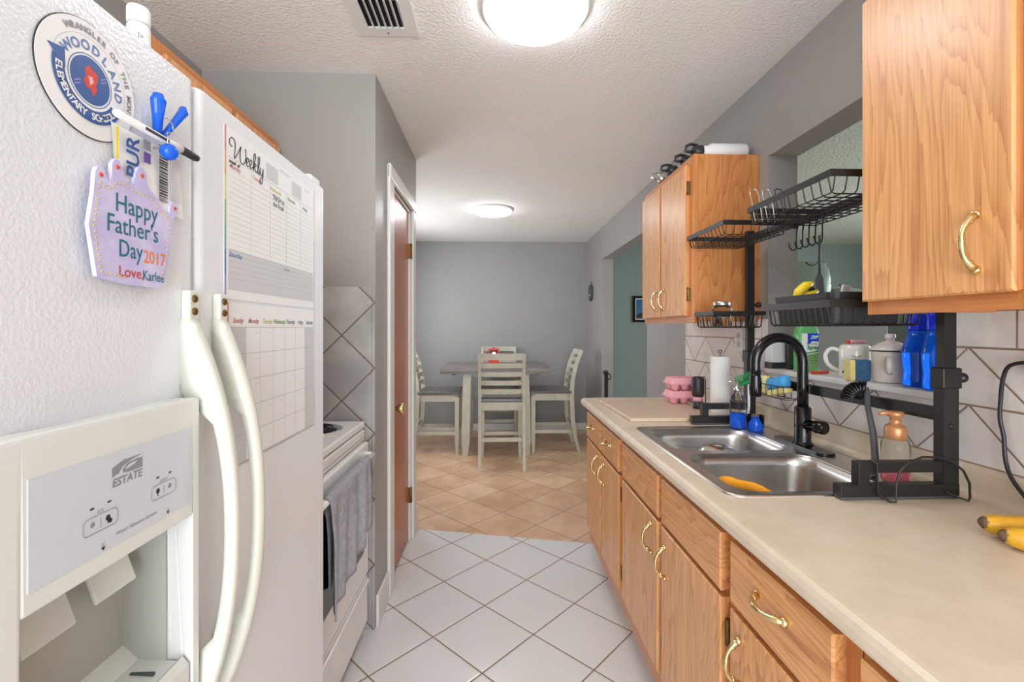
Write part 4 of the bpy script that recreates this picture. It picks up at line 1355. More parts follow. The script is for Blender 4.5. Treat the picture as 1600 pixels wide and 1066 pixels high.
# brackets joining trays to the crossbar, plate loops, hooks
mb = MB().m(BM)
mb.box(TX0 + 0.03, TX1 + 0.012, 1.498, 1.53, 1.690, 1.698).box(1.03, TX1 + 0.012, 1.53, 1.652, 1.690, 1.698)
mb.lathe([(0.005, 0), (0.005, 0.008), (0.009, 0.01), (0.009, 0.016)], (1.07, 1.60, 1.690), 10, axis=(0, 0, -1))
mb.build('joining_bracket', parent=rk)
for k in range(4):
    x = 0.852 + k * 0.042
    MB().m(BM if k > 1 else 'steel').tube([(x, 1.475, 1.668), (x - 0.003, 1.50, 1.76), (x - 0.001, 1.506, 1.782), (x + 0.008, 1.508, 1.787), (x + 0.021, 1.506, 1.782), (x + 0.026, 1.50, 1.76), (x + 0.023, 1.475, 1.668)], 0.0018, 6).build('plate_loop', parent=ut2)
hk0 = None
for k in range(5):
    y = 1.480 + k * 0.0325
    x = PXX - 0.012
    o = MB().m(BM).tube([(x + 0.004, y, 1.692), (x, y, 1.66), (x, y, 1.615)] + [(x - 0.013 + 0.013 * math.cos(a), y, 1.615 - 0.017 * math.sin(a)) for a in (0.5, 1.0, 1.57, 2.1, 2.7)] + [(x - 0.030, y, 1.624)], 0.0026, 8).build('hook', parent=rk)
# sponge caddy wire cage on rear crossbar
g = MB().m(BM)
sx0, sx1, sy0c, sy1c, sz0c, sz1c = 1.035, 1.090, 1.615, 1.80, 1.062, 1.106
g.tube([(sx1, sy0c, sz1c), (sx0, sy0c, sz1c), (sx0, sy1c, sz1c), (sx1, sy1c, sz1c)], 0.0018, 6, closed=True)
for i in range(6):
    y = sy0c + (sy1c - sy0c) * i / 5
    g.tube([(sx0, y, sz1c), (sx0 + 0.004, y, sz0c), (sx1 - 0.002, y, sz0c), (sx1, y, sz1c + 0.012)], 0.0016, 5)
g.tube([(sx0 + 0.004, sy0c, sz0c), (sx0 + 0.004, sy1c, sz0c)], 0.0016, 5).tube([(sx1 - 0.002, sy0c, sz0c), (sx1 - 0.002, sy1c, sz0c)], 0.0016, 5)
g.build('sponge_cage', parent=rk)
# wire ring hooked on the near foot
P = [(0.887, PN - 0.014, 1.004), (0.893, PN - 0.018, 1.008), (0.902, PN - 0.02, 1.0), (0.903, PN - 0.022, 0.93), (0.925, PN - 0.03, 0.913), (0.936, PN - 0.034, 0.914), (0.938, PN - 0.034, 0.96), (0.945, PN - 0.034, 0.985), (0.965, PN - 0.034, 1.005), (1.0, PN - 0.034, 1.018), (1.04, PN - 0.034, 1.017), (1.075, PN - 0.034, 1.005), (1.10, PN - 0.034, 0.985), (1.115, PN - 0.034, 0.955), (1.116, PN - 0.034, 0.922), (1.112, PN - 0.034, 0.914), (1.09, PN - 0.02, 0.922), (1.075, PN - 0.015, 0.93)]
MB().m(BM).tube(P, 0.0026, 8).build('wire_ring', parent=rk)

# ------------------------------------------------------------------ things in the rack
t = thing('storage_bin', 'dark grey plastic bin in the lower tray holding cutlery handles', 'bin', (0.95, 1.28, 1.33))
mb = MB().m('black_plastic')
O = rrect(0.845, 1.050, 1.125, 1.374, 0.02, 3); I = rrect(0.849, 1.046, 1.129, 1.370, 0.017, 3)
Ob = rrect(0.858, 1.040, 1.140, 1.362, 0.02, 3); Ib = rrect(0.862, 1.036, 1.144, 1.358, 0.017, 3)
z0, z1 = 1.3315, 1.412
mb.grid([[(p[0], p[1], z0) for p in Ob], [(p[0], p[1], z1) for p in O], [(p[0], p[1], z1) for p in I], [(p[0], p[1], z0 + 0.004) for p in Ib]], closed=True, smooth=False)
v = list(mb.bm.verts); n = len(O)
mb.bm.faces.new(v[:n][::-1]); mb.bm.faces.new(v[-n:])
mb.build('tub', parent=t)
t = thing('sprayer_head', 'yellow sprayer nozzle sticking up from the dark bin', 'spray nozzle', (0.95, 1.37, 1.34))
mb = MB().m('yellow')
mb.tube([(0.905, 1.355, 1.400), (0.913, 1.352, 1.430), (0.93, 1.345, 1.448), (0.948, 1.34, 1.455)], [0.010, 0.013, 0.013, 0.006], 12)
mb.tube([(0.925, 1.35, 1.395), (0.940, 1.345, 1.418), (0.965, 1.342, 1.432)], [0.014, 0.013, 0.005], 12)
mb.build('nozzle_body', parent=t)
MB().m('black_plastic').tube([(0.94, 1.355, 1.337), (0.945, 1.352, 1.40), (0.955, 1.35, 1.442)], [0.013, 0.013, 0.009], 10).build('trigger', parent=t)
o = MB().m('white').box(-0.012, 0.012, -0.004, 0.004, 0, 0.105, 0.003, mat=Matrix.Translation((0.955, 1.24, 1.336)) @ Matrix.Rotation(math.radians(10), 4, 'Y')).build('utensil_handle', origin='base')
tag(o, 'short white utensil handle standing up in the dark bin', 'utensil')
o = MB().m('grey_plastic').box(-0.007, 0.007, -0.003, 0.003, 0, 0.135, 0.002, mat=Matrix.Translation((0.97, 1.16, 1.336)) @ Matrix.Rotation(math.radians(30), 4, 'Y')).build('knife_handle', origin='base')
tag(o, 'slanting grey utensil leaning in the bin, beside the big cabinet edge', 'utensil')
# glass jar in far lower tray
t = thing('glass_jar', 'clear glass storage jar with metal lid in the far lower tray', 'jar', (0.945, 1.885, 1.328))
MB().m('glass').lathe([(0.034, 0.0), (0.038, 0.004), (0.039, 0.07), (0.032, 0.085)], (0.945, 1.885, 1.3285), 24).build('jar_body', parent=t)
MB().m('steel').lathe([(0.033, 0.085), (0.034, 0.088), (0.034, 0.100), (0.031, 0.103)], (0.945, 1.885, 1.3285), 24).build('lid', parent=t)
# spatula hanging from last hook
hy = 1.480
t = thing('spatula', 'dark grey spatula hanging upside down from a rack hook', 'spatula', (PXX - 0.025, hy, 1.60))
mb = MB().m('grey_plastic').tube([(PXX - 0.026, hy - 0.006, 1.625), (PXX - 0.0265, hy - 0.006, 1.58), (PXX - 0.027, hy - 0.006, 1.50)], [0.004, 0.005, 0.004], 8, flat=(1, 0.6))
mb.build('handle', parent=t)
mb = MB().m('grey_plastic').prism([(-0.004, 0.0), (0.004, 0.0), (0.011, -0.02), (0.014, -0.075), (0.010, -0.084), (-0.010, -0.076), (-0.012, -0.02)], ((PXX - 0.027, hy - 0.006, 1.502), (0.85, -0.5, 0), (0, 0, 1), (0.5, 0.85, 0)), -0.002, 0.002)
mb.build('blade', parent=t)
# sponges in the cage
o = MB().m('sponge_yellow').box(1.045, 1.070, 1.745, 1.79, 1.066, 1.135, 0.008).build('yellow_sponge', origin='base')
tag(o, 'small yellow sponge at the far end of the wire cage', 'sponge')
t = thing('scrub_sponge', 'blue and yellow two-layer sponge in the wire cage behind the faucet', 'sponge', (1.06, 1.68, 1.066))
mt = Matrix.Translation((1.06, 1.683, 1.106)) @ Matrix.Rotation(math.radians(-14), 4, 'X')
MB().m('sponge_yellow').box(-0.018, 0.018, -0.055, 0.055, -0.034, -0.012, 0.006, mat=mt).build('foam_layer', parent=t)
MB().m('sponge_lightblue').box(-0.018, 0.018, -0.056, 0.056, -0.012, 0.032, 0.012, 3, mat=mt).build('scouring_layer', parent=t)
# dish brush propped against the rear crossbar
t = thing('dish_brush', 'black dish brush leaning upright behind the near rack foot', 'brush', (1.03, 1.23, 0.92))
mb = MB().m('grey_plastic').tube([(1.030, 1.215, 0.9165), (1.040, 1.222, 0.96), (1.045, 1.235, 1.03), (1.052, 1.262, 1.10), (1.066, 1.283, 1.135), (1.068, 1.286, 1.150)], [0.009, 0.009, 0.008, 0.007, 0.009, 0.005], 10)
mb.build('handle', parent=t)
mb = MB().m('black_gloss')
cb_ = Vector((1.053, 1.285, 1.118)); ri_ = Vector((0.78, -0.62, 0))
for k in range(8):
    a = math.radians(82 + k * 14)
    e_ = cb_ + (ri_ * math.cos(a) + Vector((0, 0, 1)) * math.sin(a)) * 0.050
    for q in (-0.008, 0.008):
        mb.tube([cb_ + Vector((0.62, 0.78, 0)) * q * 0.6, e_ + Vector((0.62, 0.78, 0)) * q], [0.0035, 0.0060], 5)
mb.build('bristles', parent=t)
# soap dispenser
t = thing('soap_pump', 'clear foaming soap bottle with copper pump and pink soap, behind near rack foot', 'soap dispenser', (1.06, 1.16, 0.9145))
pc = (1.055, 1.175, 0.9172)
MB().m('glass').lathe([(0.028, 0), (0.031, 0.004), (0.031, 0.098), (0.026, 0.112), (0.021, 0.116)], pc, 28).build('bottle', parent=t)
MB().m('pink_liquid').lathe([(0.026, 0.003), (0.0285, 0.006), (0.0285, 0.035)], pc, 28).build('soap', parent=t)
mb = MB().m('copper')
mb.lathe([(0.0235, 0.112), (0.0245, 0.114), (0.0245, 0.140), (0.021, 0.147), (0.013, 0.150), (0.012, 0.168), (0.018, 0.170), (0.018, 0.182), (0.014, 0.185)], pc, 24)
mb.tube([(pc[0], pc[1], pc[2] + 0.178), (pc[0] - 0.025, pc[1] + 0.001, pc[2] + 0.180), (pc[0] - 0.044, pc[1] + 0.001, pc[2] + 0.178)], [0.008, 0.006, 0.004], 10)
mb.build('pump', parent=t)

# ================================================================== FAUCET
fc = thing('faucet', 'matte black gooseneck pull-down faucet behind the double sink', 'faucet', (1.06, 1.53, 0.9145))
fx_, fy_ = 1.058, 1.545
mb = MB().m('black_gloss')
mb.prism(rrect(fx_ - 0.029, fx_ + 0.029, fy_ - 0.13, fy_ + 0.13, 0.024, 5), ((0, 0, 0), (1, 0, 0), (0, 1, 0), (0, 0, 1)), 0.915, 0.922)
mb.build('deck_plate', parent=fc)
MB().m('black_gloss').lathe([(0.031, 0), (0.031, 0.004), (0.0265, 0.008), (0.0255, 0.012), (0.0255, 0.125), (0.020, 0.130)], (fx_, fy_, 0.922), 28).build('body', parent=fc)
MB().m('black_gloss').tube([(fx_, fy_, 1.04), (fx_, fy_, 1.12), (fx_, fy_, 1.205)] + [(fx_ - 0.083 + 0.083 * math.cos(a), fy_, 1.205 + 0.083 * math.sin(a)) for a in [PI * i / 16 for i in range(1, 17)]] + [(fx_ - 0.166, fy_, 1.18), (fx_ - 0.166, fy_, 1.16)], 0.0170, 20).build('spout', parent=fc)
mb = MB().m('black_gloss').lathe([(0.0160, 0), (0.0185, 0.003), (0.0195, 0.03), (0.0185, 0.07), (0.0165, 0.078)], (fx_ - 0.166, fy_, 1.087), 24)
mb.box(fx_ - 0.166 - 0.006, fx_ - 0.166 + 0.006, fy_ - 0.021, fy_ - 0.016, 1.10, 1.125, 0.002)
mb.build('spray_head', parent=fc)
mb = MB().m('black_gloss')
mb.lathe([(0.018, 0), (0.018, 0.03), (0.0215, 0.033), (0.0215, 0.062), (0.018, 0.066)], (fx_, fy_ - 0.018, 0.992), 24, axis=(0.35, -0.93, 0))
mb.build('valve', parent=fc)
MB().m('black_gloss').tube([(fx_ - 0.005, fy_ - 0.045, 0.998), (fx_ - 0.05, fy_ - 0.055, 0.999), (fx_ - 0.065, fy_ - 0.058, 0.999)], [0.004, 0.0035, 0.003], 10).build('lever', parent=fc)

# sink contents
t = tag(MB().m('chrome').lathe([(0.0865, 0.0), (0.0865, 0.003), (0.082, 0.006), (0.080, 0.05), (0.074, 0.11), (0.055, 0.145), (0.025, 0.156), (0.004, 0.157)], (0.80, 1.628, 0.7435), 36).build('mixing_bowl', origin='base'),
        'shiny metal bowl upside down in the far sink bowl', 'bowl')
mb = MB().m('orange_cloth')
path = [(0.632, 1.275), (0.642, 1.265), (0.655, 1.252), (0.668, 1.240), (0.680, 1.222), (0.692, 1.205), (0.703, 1.188), (0.715, 1.170)]
tops = [0.900, 0.906, 0.907, 0.903, 0.905, 0.906, 0.903, 0.897]
rows = []
for j in range(8):
    v = j / 7
    rows.append([(p[0] + 0.006 * math.sin(6 * i + 4 * v) * v + 0.035 * v * (1 if i < 5 else 0.6), p[1] + 0.03 * v * (1 if i > 3 else 0.2), tz * (1 - v) + 0.7565 * v) for i, (p, tz) in enumerate(zip(path, tops))])
mb.grid(rows)
o = mb.build('orange_cloth', origin='base'); md = o.modifiers.new('s', 'SOLIDIFY'); md.thickness = 0.008; md.offset = 0
tag(o, 'orange cloth bunched in the corner of the near sink bowl', 'cloth')

# far side counter things
def soap_bottle(c, h, r, label):
    t = thing('soap_bottle', label, 'soap bottle', c)
    MB().m('glass').lathe([(r * 0.9, 0), (r, 0.004), (r, h * 0.72), (r * 0.8, h * 0.85), (r * 0.45, h * 0.93), (r * 0.45, h)], c, 24).build('bottle', parent=t)
    MB().m('blue_liquid').lathe([(r * 0.86, 0.002), (r * 0.94, 0.006), (r * 0.94, h * 0.40)], c, 24).build('soap', parent=t)
    return t
t = soap_bottle((0.985, 1.835, 0.9165), 0.15, 0.030, 'clear bottle of blue soap, left of two beside the black faucet')
MB().m('chrome').lathe([(0.0145, 0.150), (0.015, 0.152), (0.015, 0.160), (0.006, 0.164), (0.005, 0.19)], (0.985, 1.835, 0.9165), 16).m('chrome').tube([(0.985, 1.835, 1.10), (0.965, 1.835, 1.105), (0.945, 1.835, 1.102)], 0.003, 8).build('pump', parent=t)
t = thing('soap_dish', 'small round tub of bright blue soap on the sink edge', 'soap tub', (1.025, 1.775, 0.9165))
MB().m('blue_liquid').lathe([(0.026, 0), (0.029, 0.004), (0.029, 0.050)], (1.03, 1.785, 0.9165), 24).build('tub', parent=t)
MB().m('glass').lathe([(0.0295, 0.0), (0.031, 0.002), (0.031, 0.06), (0.0295, 0.06), (0.0295, 0.001)], (1.03, 1.785, 0.9163), 24, closed_ends=False).build('outer_cup', parent=t)
t = thing('scrub_brush', 'green bristled brush standing beside the blue soap bottle', 'brush', (1.05, 1.86, 0.91))
mb = MB().m('white').tube([(1.052, 1.884, 0.9125), (1.05, 1.866, 1.0), (1.045, 1.86, 1.09)], 0.005, 8); mb.build('handle', parent=t)
mb = MB().m('green')
mb.box(-0.04, 0.034, -0.010, 0.010, -0.006, 0.006, 0.003, mat=Matrix.Translation((1.035, 1.86, 1.098)) @ Matrix.Rotation(math.radians(-20), 4, 'Y'))
for k in range(10):
    for dy in (-0.006, 0.006):
        x = 1.000 + k * 0.0075; z = 1.087 + k * 0.0028
        mb.tube([(x, 1.86 + dy, z), (x - 0.008, 1.86 + dy * 1.6, z + 0.032)], 0.0024, 5)
mb.build('bristles', parent=t)
# paper towel
t = thing('paper_towel_roll', 'upright white paper towel roll on a black wire stand', 'paper towels', (1.06, 2.13, 0.91))
pc = (1.055, 2.12, 0.9105)
mb = MB().m('paper').lathe([(0.0195, 0.010), (0.043, 0.010), (0.0435, 0.012), (0.0435, 0.276), (0.043, 0.278), (0.0195, 0.278), (0.0195, 0.010)], pc, 40, closed_ends=False)
mb.build('roll', parent=t)
mb = MB().m(BM).tube([(pc[0], pc[1], pc[2] + 0.003), (pc[0], pc[1], pc[2] + 0.28), (pc[0], pc[1], pc[2] + 0.292)] + [(pc[0] + 0.008 * math.sin(a), pc[1], pc[2] + 0.300 - 0.008 * math.cos(a)) for a in (0.6, 1.4, 2.2, 3.14, 4.0, 4.8, 5.6)], 0.0022, 8)
mb.lathe([(0.05, 0), (0.05, 0.004), (0.02, 0.006)], pc, 30)
mb.build('stand', parent=t)
mb = MB().m(BM)
mb.tube([(pc[0] - 0.062, pc[1] - 0.01, pc[2] + 0.004), (pc[0] - 0.074, pc[1] - 0.01, pc[2] + 0.02), (pc[0] - 0.074, pc[1] - 0.01, pc[2] + 0.17), (pc[0] - 0.080, pc[1] - 0.01, pc[2] + 0.185), (pc[0] - 0.088, pc[1] - 0.01, pc[2] + 0.18)], 0.0025, 8)
mb.tube([(pc[0] - 0.049, pc[1], pc[2] + 0.003), (pc[0] - 0.062, pc[1] - 0.01, pc[2] + 0.004)], 0.0025, 6)
mb.build('tension_arm', parent=t)
# black milk frother / electric opener
t = thing('electric_grinder', 'black cylindrical kitchen gadget with clear band beside pink egg cartons', 'grinder', (0.955, 2.16, 0.91))
ec = (0.992, 2.215, 0.928)
t.location = ec
MB().m('black_plastic').lathe([(0.022, 0), (0.024, 0.003), (0.024, 0.035)], ec, 24).build('base', parent=t)
MB().m('pink').lathe([(0.0225, 0.035), (0.0225, 0.058)], ec, 24).build('clear_band', parent=t)
MB().m('black_plastic').lathe([(0.023, 0.058), (0.028, 0.066), (0.030, 0.08), (0.030, 0.142), (0.027, 0.152), (0.018, 0.156)], ec, 24).build('cap', parent=t)
# cutting board
CB = MB().m('board')
CB.prism([(0.575, 2.515), (0.592, 1.985), (1.02, 1.985), (1.02, 2.515)], ((0, 0, 0), (1, 0, 0), (0, 1, 0), (0, 0, 1)), 0.9105, 0.9275)
o = CB.build('cutting_board', origin='base'); md = o.modifiers.new('b', 'BEVEL'); md.width = 0.004; md.segments = 2
tag(o, 'pale wooden cutting board lying flat at the far counter end', 'cutting board')
# egg cartons
def egg_carton(c, rz, label):
    t = thing('egg_carton', label, 'egg carton', c, 'pink egg cartons')
    L, Wd = 0.155, 0.115
    mb = MB().m('pinkfoam')
    for i in range(3):
        for j in range(2):
            x = -L / 2 + L * (i + 0.5) / 3; y = -Wd / 2 + Wd * (j + 0.5) / 2
            mb.lathe([(0.013, 0.0), (0.017, 0.003), (0.0235, 0.026), (0.0245, 0.031)], (c[0] + x, c[1] + y, c[2]), 14)
    mb.box(c[0] - L / 2 - 0.004, c[0] + L / 2 + 0.004, c[1] - Wd / 2 - 0.004, c[1] + Wd / 2 + 0.004, c[2] + 0.029, c[2] + 0.034, 0.002)
    mb.build('cup_tray', parent=t)
    mb = MB().m('pinkfoam')
    rows = []
    for off, z in ((0, 0.0345), (0.002, 0.040), (0.012, 0.062), (0.016, 0.0645)):
        rows.append([(c[0] + p[0], c[1] + p[1], c[2] + z) for p in rrect(-L / 2 - 0.005 + off, L / 2 + 0.005 - off, -Wd / 2 - 0.005 + off, Wd / 2 + 0.005 - off, 0.012, 3)])
    mb.grid(rows, closed=True, smooth=False)
    v = list(mb.bm.verts); n_ = len(rows[0]); mb.bm.faces.new(v[-n_:]); mb.bm.faces.new(v[:n_][::-1])
    for i in range(4): mb.box(c[0] - 0.048 + i * 0.027, c[0] - 0.036 + i * 0.027, c[1] - 0.03, c[1] + 0.03, c[2] + 0.0645, c[2] + 0.067, 0.001)
    mb.build('lid', parent=t)
    return t
egg_carton((0.985, 2.40, 0.929), 0, 'pink foam egg carton on the cutting board, lower of the stacked two')
egg_carton((0.993, 2.405, 0.9975), 0, 'pink foam egg carton lying on top of the other one')

# ================================================================== SILL THINGS
ZS = OPZ0 + 0.0215
t = thing('white_box', 'white cardboard box with black base at the far end of the sill', 'box', (1.24, 1.90, ZS))
MB().m('white').box(1.170, 1.228, 1.905, 1.955, ZS + 0.025, ZS + 0.135, 0.003).build('box_body', parent=t)
MB().m('black_plastic').box(1.169, 1.230, 1.903, 1.957, ZS, ZS + 0.025, 0.002).build('base', parent=t)
t = thing('black_gadget', 'tall narrow black and brown case beside the green spray bottle', 'case', (1.26, 1.84, ZS))
MB().m('black_plastic').box(1.212, 1.240, 1.850, 1.885, ZS, ZS + 0.12, 0.003).build('case_body', parent=t)
MB().m('grey_plastic').box(1.216, 1.223, 1.8485, 1.85, ZS + 0.02, ZS + 0.10, 0.0005).build('metal_plate', parent=t)
# green spray bottle
gc = (1.228, 1.775, ZS)
t = thing('cleaner_bottle', 'green cleaner bottle with blue and white label seen through the faucet arch', 'spray bottle', gc)
mb = MB().m('spray_green')
mb.grid([[(gc[0] + p[0] * s_, gc[1] + p[1] * s_, gc[2] + z) for p in rrect(-0.040, 0.040, -0.024, 0.024, 0.012, 4)] for s_, z in ((0.95, 0), (1, 0.004), (1, 0.155), (0.85, 0.175), (0.42, 0.195), (0.36, 0.205))], closed=True)
v = list(mb.bm.verts); n_ = 20; mb.bm.faces.new(v[-n_:]); mb.bm.faces.new(v[:n_][::-1])
mb.build('bottle', parent=t)
mb = MB(); yq = gc[1] - 0.0243
mb.m('paper').box(gc[0] - 0.033, gc[0] + 0.033, yq - 0.0004, yq, ZS + 0.02, ZS + 0.150)
mb.m('blue').prism([(-0.010, 0.150), (0.033, 0.150), (0.033, 0.118), (0.010, 0.120), (-0.010, 0.105)], ((gc[0], yq - 0.0005, ZS), (1, 0, 0), (0, 0, 1), (0, -1, 0)), 0, 0.0003)
mb.m('stripe_g').prism([(-0.033, 0.02), (0.033, 0.02), (0.033, 0.075), (-0.033, 0.062)], ((gc[0], yq - 0.0005, ZS), (1, 0, 0), (0, 0, 1), (0, -1, 0)), 0, 0.0003)
mb.m('green').prism([(-0.033, 0.072), (0.033, 0.083), (0.033, 0.078), (-0.033, 0.067)], ((gc[0], yq - 0.0006, ZS), (1, 0, 0), (0, 0, 1), (0, -1, 0)), 0, 0.0003)
put_text(mb, 'white', 'ZEP', (gc[0] + 0.016, yq - 0.001, ZS + 0.135), FY, 0.017, bold=0.0006, shear=0.2)
put_text(mb, 'green', 'Commercial', (gc[0] + 0.005, yq - 0.001, ZS + 0.110), FY, 0.0085, bold=0.0002)
put_text(mb, 'green', 'Spray', (gc[0] + 0.012, yq - 0.001, ZS + 0.095), FY, 0.021, bold=0.0010)
for k in range(4): mb.m('green').box(gc[0] - 0.02, gc[0] + 0.028, yq - 0.001, yq - 0.0008, ZS + 0.035 + k * 0.009, ZS + 0.037 + k * 0.009)
mb.build('printed_label', parent=t, fixn=False)
mb = MB().m('white').lathe([(0.016, 0.2), (0.016, 0.222), (0.011, 0.226), (0.011, 0.24)], gc, 16)
mb.box(gc[0] - 0.045, gc[0] + 0.02, gc[1] - 0.009, gc[1] + 0.009, ZS + 0.238, ZS + 0.256, 0.004)
mb.build('spray_trigger', parent=t)
# red lighter / pen
t = thing('red_knife', 'small closed red pocket knife lying on the sill before the mug', 'pocket knife', (1.26, 1.69, ZS))
mt = Matrix.Translation((1.212, 1.675, ZS + 0.006)) @ Matrix.Rotation(math.radians(8), 4, 'Z')
MB().m('red').box(-0.036, 0.036, -0.009, 0.009, -0.0055, 0.0055, 0.004, mat=mt).build('body', parent=t)
MB().m('chrome').box(-0.030, 0.034, -0.002, 0.002, -0.0050, 0.0065, 0.0005, mat=mt).build('blade', parent=t)
# white mug with sleepy eyes and a roll on top
mc = (1.262, 1.570, ZS)
t = thing('mug', 'white ceramic mug with closed eye drawing and a little tower print', 'mug', mc)
mb = MB().m('ceramic').lathe([(0.043, 0), (0.046, 0.003), (0.047, 0.095), (0.043, 0.110), (0.036, 0.115), (0.0345, 0.111), (0.042, 0.093), (0.042, 0.01), (0.002, 0.008)], mc, 36, closed_ends=False)
mb.build('cup', parent=t)
hd_ = Vector((-0.78, 0.62, 0))
MB().m('ceramic').tube(cr([Vector((mc[0], mc[1], ZS + z)) + hd_ * r_ for r_, z in ((0.045, 0.090), (0.062, 0.098), (0.078, 0.090), (0.086, 0.068), (0.080, 0.045), (0.064, 0.028), (0.045, 0.020))]), 0.0068, 12).build('handle', parent=t)
mb = MB().m('dark_print')
def on_mug(a, z, r=0.0475): return (mc[0] + r * math.cos(a), mc[1] + r * math.sin(a), ZS + z)
A0 = math.radians(-122)
mb.tube([on_mug(A0 + da, 0.076 - 0.004 * math.cos(da * 6)) for da in (-0.3, -0.2, -0.1, 0, 0.1, 0.2, 0.3)], 0.0009, 6)
mb.tube([on_mug(A0 - 0.75, 0.022), on_mug(A0 - 0.74, 0.06)], [0.0035, 0.0005], 6)
for k in range(5): mb.tube([on_mug(A0 - 0.9 + k * 0.12, 0.014), on_mug(A0 - 0.9 + k * 0.12, 0.022 + 0.003 * (k % 2))], 0.002, 5)
mb.build('drawing', parent=t)
o = MB().m('pink').box(-0.020, 0.036, -0.010, 0.010, 0, 0.014, 0.005, 3, mat=Matrix.Translation((mc[0] - 0.002, mc[1], ZS + 0.1155))).m('red').box(-0.030, -0.019, -0.008, 0.008, 0.001, 0.013, 0.003, mat=Matrix.Translation((mc[0] - 0.002, mc[1], ZS + 0.1155))).build('striped_packet', origin='base')
tag(o, 'small pink and red packet lying across the top of the mug', 'packet')
# sponge on the sill edge
t = thing('sill_sponge', 'dark blue and yellow sponge standing on the sill before the cream pot', 'sponge', (1.205, 1.405, ZS))
mt = Matrix.Translation((1.192, 1.462, ZS)) @ Matrix.Rotation(math.radians(-12), 4, 'Z')
MB().m('sponge_yellow').box(-0.038, -0.022, -0.022, 0.022, 0, 0.068, 0.004, mat=mt).build('foam_layer', parent=t)
MB().m('sponge_blue').box(-0.022, 0.022, -0.022, 0.022, 0, 0.068, 0.004, mat=mt).build('scouring_layer', parent=t)
# enamel pot
pc = (1.247, 1.408, ZS)
t = thing('lidded_pot', 'cream enamel pot with domed lid and loop handle between sponge and blue bottles', 'pot', pc)
MB().m('enamel_cream').lathe([(0.042, 0), (0.048, 0.004), (0.050, 0.094), (0.052, 0.097)], pc, 36).build('body', parent=t)
MB().m('enamel_cream').tube([(pc[0] - 0.033, pc[1] - 0.035, ZS + 0.078), (pc[0] - 0.048, pc[1] - 0.050, ZS + 0.078), (pc[0] - 0.053, pc[1] - 0.056, ZS + 0.060), (pc[0] - 0.050, pc[1] - 0.053, ZS + 0.040), (pc[0] - 0.033, pc[1] - 0.035, ZS + 0.030)], 0.0065, 12, flat=(1, 0.7)).build('handle', parent=t)
ld = MB().m('enamel_cream').lathe([(0.053, 0.101), (0.053, 0.104), (0.047, 0.112), (0.030, 0.124), (0.010, 0.131), (0.009, 0.136), (0.014, 0.138), (0.014, 0.150), (0.009, 0.153)], pc, 36).build('lid', parent=t)
MB().m('black_metal').lathe([(0.0525, 0.0975), (0.0535, 0.0985), (0.0535, 0.1005), (0.0525, 0.101)], pc, 36).build('dark_rim', parent=ld)
# blue bottles
def blue_bottle(c, label, s=1.0):
    t = thing('blue_bottle', label, 'bottle', c, 'translucent blue bottles on the sill')
    P = [(0.034, 0), (0.037, 0.004), (0.038, 0.02), (0.035, 0.045), (0.037, 0.06), (0.040, 0.085), (0.039, 0.105), (0.033, 0.125), (0.026, 0.145), (0.0235, 0.165)]
    MB().m('blue_glass').lathe([(r * s, z) for r, z in P], c, 36).build('bottle', parent=t)
    MB().m('blue_cap').lathe([(0.0242 * s, 0.165), (0.0245 * s, 0.168), (0.0245 * s, 0.208), (0.022 * s, 0.212)], c, 28).build('cap', parent=t)
    return t
blue_bottle((1.242, 1.308, ZS), 'translucent blue bottle beside the cream pot, fully in view')
blue_bottle((1.216, 1.229, ZS), 'translucent blue bottle half hidden behind the near rack post', 0.75)

# outlet + cord + bananas
def outlet(y, z, label):
    t = thing('wall_outlet', label, 'outlet', (ts, y, z))
    MB().m('white').box(ts - 0.005, ts, y - 0.035, y + 0.035, z - 0.058, z + 0.058, 0.002).build('plate', parent=t)
    mb = MB().m('shade')
    for dz in (-0.02, 0.02): mb.lathe([(0.0165, 0), (0.0165, 0.0015), (0.012, 0.002)], (ts - 0.005, y, z + dz), 16, axis=(-1, 0, 0))
    for dz in (-0.02, 0.02):
        mb.m('dark_print')
        for dy in (-0.006, 0.006): mb.box(ts - 0.0075, ts - 0.007, y + dy - 0.001, y + dy + 0.001, z + dz - 0.002, z + dz + 0.006)
    mb.build('sockets', parent=t)
    return t
outlet(2.185, 1.262, 'white wall outlet beside the far rack post')
t = outlet(0.925, 1.25, 'outlet at the right picture edge with the black cord plugged in')
pts = [(ts - 0.012, 0.925, 1.235), (ts - 0.03, 0.945, 1.245), (ts - 0.03, 0.975, 1.242), (ts - 0.025, 0.998, 1.230), (ts - 0.02, 1.012, 1.20), (ts - 0.015, 1.021, 1.15), (ts - 0.015, 1.022, 1.11), (ts - 0.015, 1.014, 1.07), (ts - 0.018, 1.008, 1.02), (ts - 0.025, 0.99, 0.985), (ts - 0.035, 0.955, 0.955), (ts - 0.06, 0.90, 0.93), (ts - 0.08, 0.85, 0.9155), (ts - 0.09, 0.78, 0.9145)]
t = thing('power_cord', 'black power cord hanging in a loop against the tiles at right', 'cord', (ts - 0.03, 0.98, 0.915))
MB().m('black_plastic').tube(cr(pts), 0.0042, 8).build('cable', parent=t)
MB().m('black_plastic').box(ts - 0.036, ts - 0.0085, 0.905, 0.945, 1.22, 1.25, 0.004).build('plug', parent=t)

